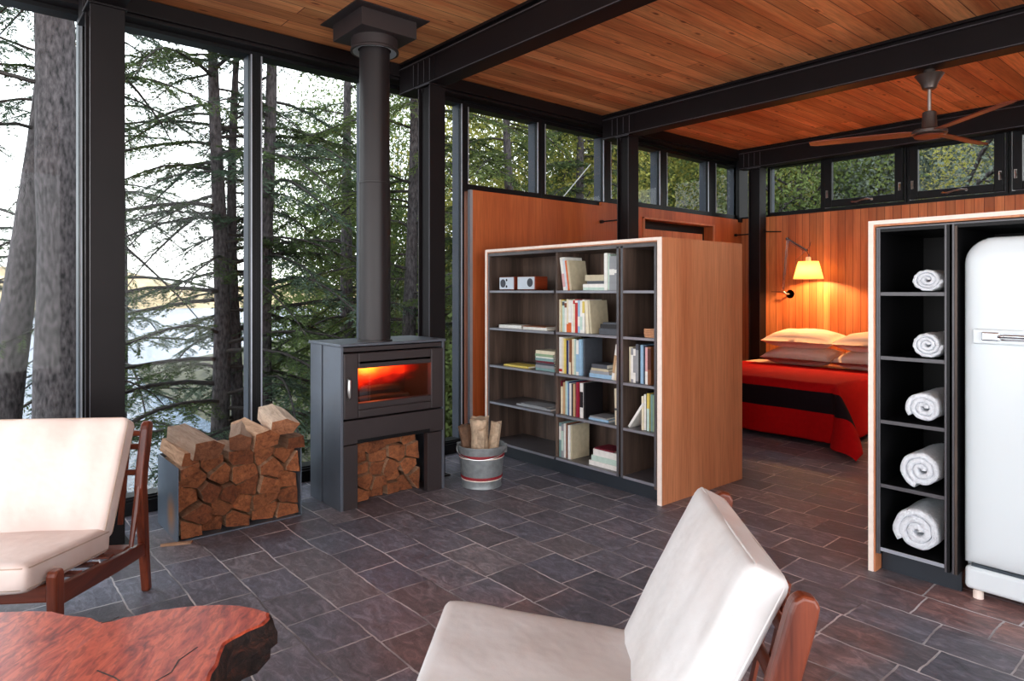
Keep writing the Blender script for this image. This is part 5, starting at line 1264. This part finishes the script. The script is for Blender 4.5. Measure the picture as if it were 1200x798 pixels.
# middle window
conifer('conifer_tree', 'straight twin trunk in the second tall window, its left stem', (-4.2,2.74,-2.2), 11, 0.135, 1.0, 84, 3.3, M['needle'], 24, (0,0.0), leafs=0.85, low_full=1.0)
conifer('conifer_tree', 'straight twin trunk in the second tall window, its right stem', (-4.3,2.98,-2.2), 10, 0.10, 4.2, 26, 2.2, M['needle2'], 25, (0,0.008), leafs=0.7)
conifer('conifer_tree', 'straight grey trunk just right of the mullion above the log rack', (-3.9,3.27,-2.2), 11, 0.135, 1.6, 50, 2.7, M['needle2'], 26, (0,0.002), leafs=0.85, low_full=1.0)
# farther along the shore
conifer('conifer_tree', 'slender conifer far out between the nearest column and the twin trunk', (-8.5,2.4,-2.3), 11, 0.12, 1.0, 70, 3.0, M['needle2'], 27, leafs=0.75, gap=0.14)
conifer('conifer_tree', 'conifer behind the stove pipe with drooping low boughs', (-6.2,5.6,-2.2), 11, 0.15, 0.8, 56, 3.0, M['needle'], 28, leafs=0.95, low_full=1.0)
conifer('conifer_tree', 'dense conifer seen between stove pipe and column', (-3.4,5.2,-1.8), 10, 0.13, 0.4, 76, 2.5, M['leafgrn'], 29, leafs=1.0, low_full=1.0)
conifer('conifer_tree', 'thin conifer seen at the left of the leftmost window', (-7.5,0.2,-2.3), 12, 0.12, 1.5, 40, 2.5, M['needle2'], 30, leafs=0.7, gap=0.14)
conifer('conifer_tree', 'green conifer close to the wood wall corner', (-2.6,6.4,-1.2), 8.5, 0.11, 0.2, 66, 2.1, M['leafgrn'], 31, leafs=1.0, low_full=1.0)
conifer('conifer_tree', 'conifer with yellowing boughs behind the high windows', (-3.6,9.0,-0.6), 9, 0.12, 1.4, 66, 2.4, M['needle'], 32, leafs=1.0)
GB = 'trees beyond the high windows'
leafy('leafy_tree', 'yellow green tree beyond the first high window', (-5.5,9.6,-0.5), (0,0,4.0,2.3,2.6,2.6), 26000, M['leafyel'], 41, group=None)
leafy('leafy_tree', 'mid green tree beyond the second high window', (-6.5,12.5,-0.3), (0,0,4.2,3.0,3.0,3.2), 30000, M['leafgrn'], 42)
leafy('leafy_tree', 'green tree far behind the column at the stove', (-11.5,9.5,-1.5), (0,0,4.6,3.6,3.4,4.2), 34000, M['leafgrn'], 43, trunk=(0.2,4))
leafy('leafy_tree', 'pale yellow tree beyond the high window over the doorway', (-4.2,14.5,0.6), (0,0,3.4,2.6,2.6,2.6), 24000, M['leafyel'], 44)
leafy('leafy_tree', 'mid green tree beyond the last high left window', (-1.8,13.6,0.8), (0,0,3.2,1.8,2.0,2.4), 20000, M['leafgrn'], 45)
leafy('leafy_tree', 'grey green bushy tree outside the small fixed back window', (-0.5,14.2,0.8), (0,0,3.0,0.9,1.2,2.2), 9000, M['ivy'], 46)
leafy('leafy_tree', 'yellow tinged tree beyond the casement left of the fan hub', (0.6,18.5,1.4), (0,0,3.0,2.4,2.0,2.6), 12000, M['leafyel'], 47)
leafy('leafy_tree', 'brown trunked tree beyond the casement behind the fan', (1.75,14.0,0.8), (0.3,0.9,3.0,1.9,1.6,2.1), 9000, M['ivy'], 48, trunk=(0.26,6.0))
leafy('leafy_tree', 'green tree beyond the casement at the right edge', (3.4,15.0,1.0), (0,0,3.2,1.8,1.6,2.2), 10000, M['leafgrn'], 49)
leafy('leafy_tree', 'dense green tree filling the gap below the high forest by the lake', (-8.0,7.2,-1.8), (0,0,2.8,2.4,2.2,2.8), 26000, M['leafgrn'], 50)
leafy('leafy_bush', 'low green bush on the bank outside the window right of the stove', (-1.9,4.9,-1.5), (0,0,1.0,0.9,0.8,1.1), 14000, M['leafgrn'], 51, trunk=(0.03,0.8), cat='bush')
# fallen pale limb and bare limbs
o = MB().tube([(-1.9,6.0,2.2),(-2.1,6.9,2.75),(-2.3,7.8,3.45)],[0.012,0.010,0.008],7).build('bare_limb', M['limb'], None, smooth=True); tag(o, 'bare pale slanting limb outside the second high window', 'branch')
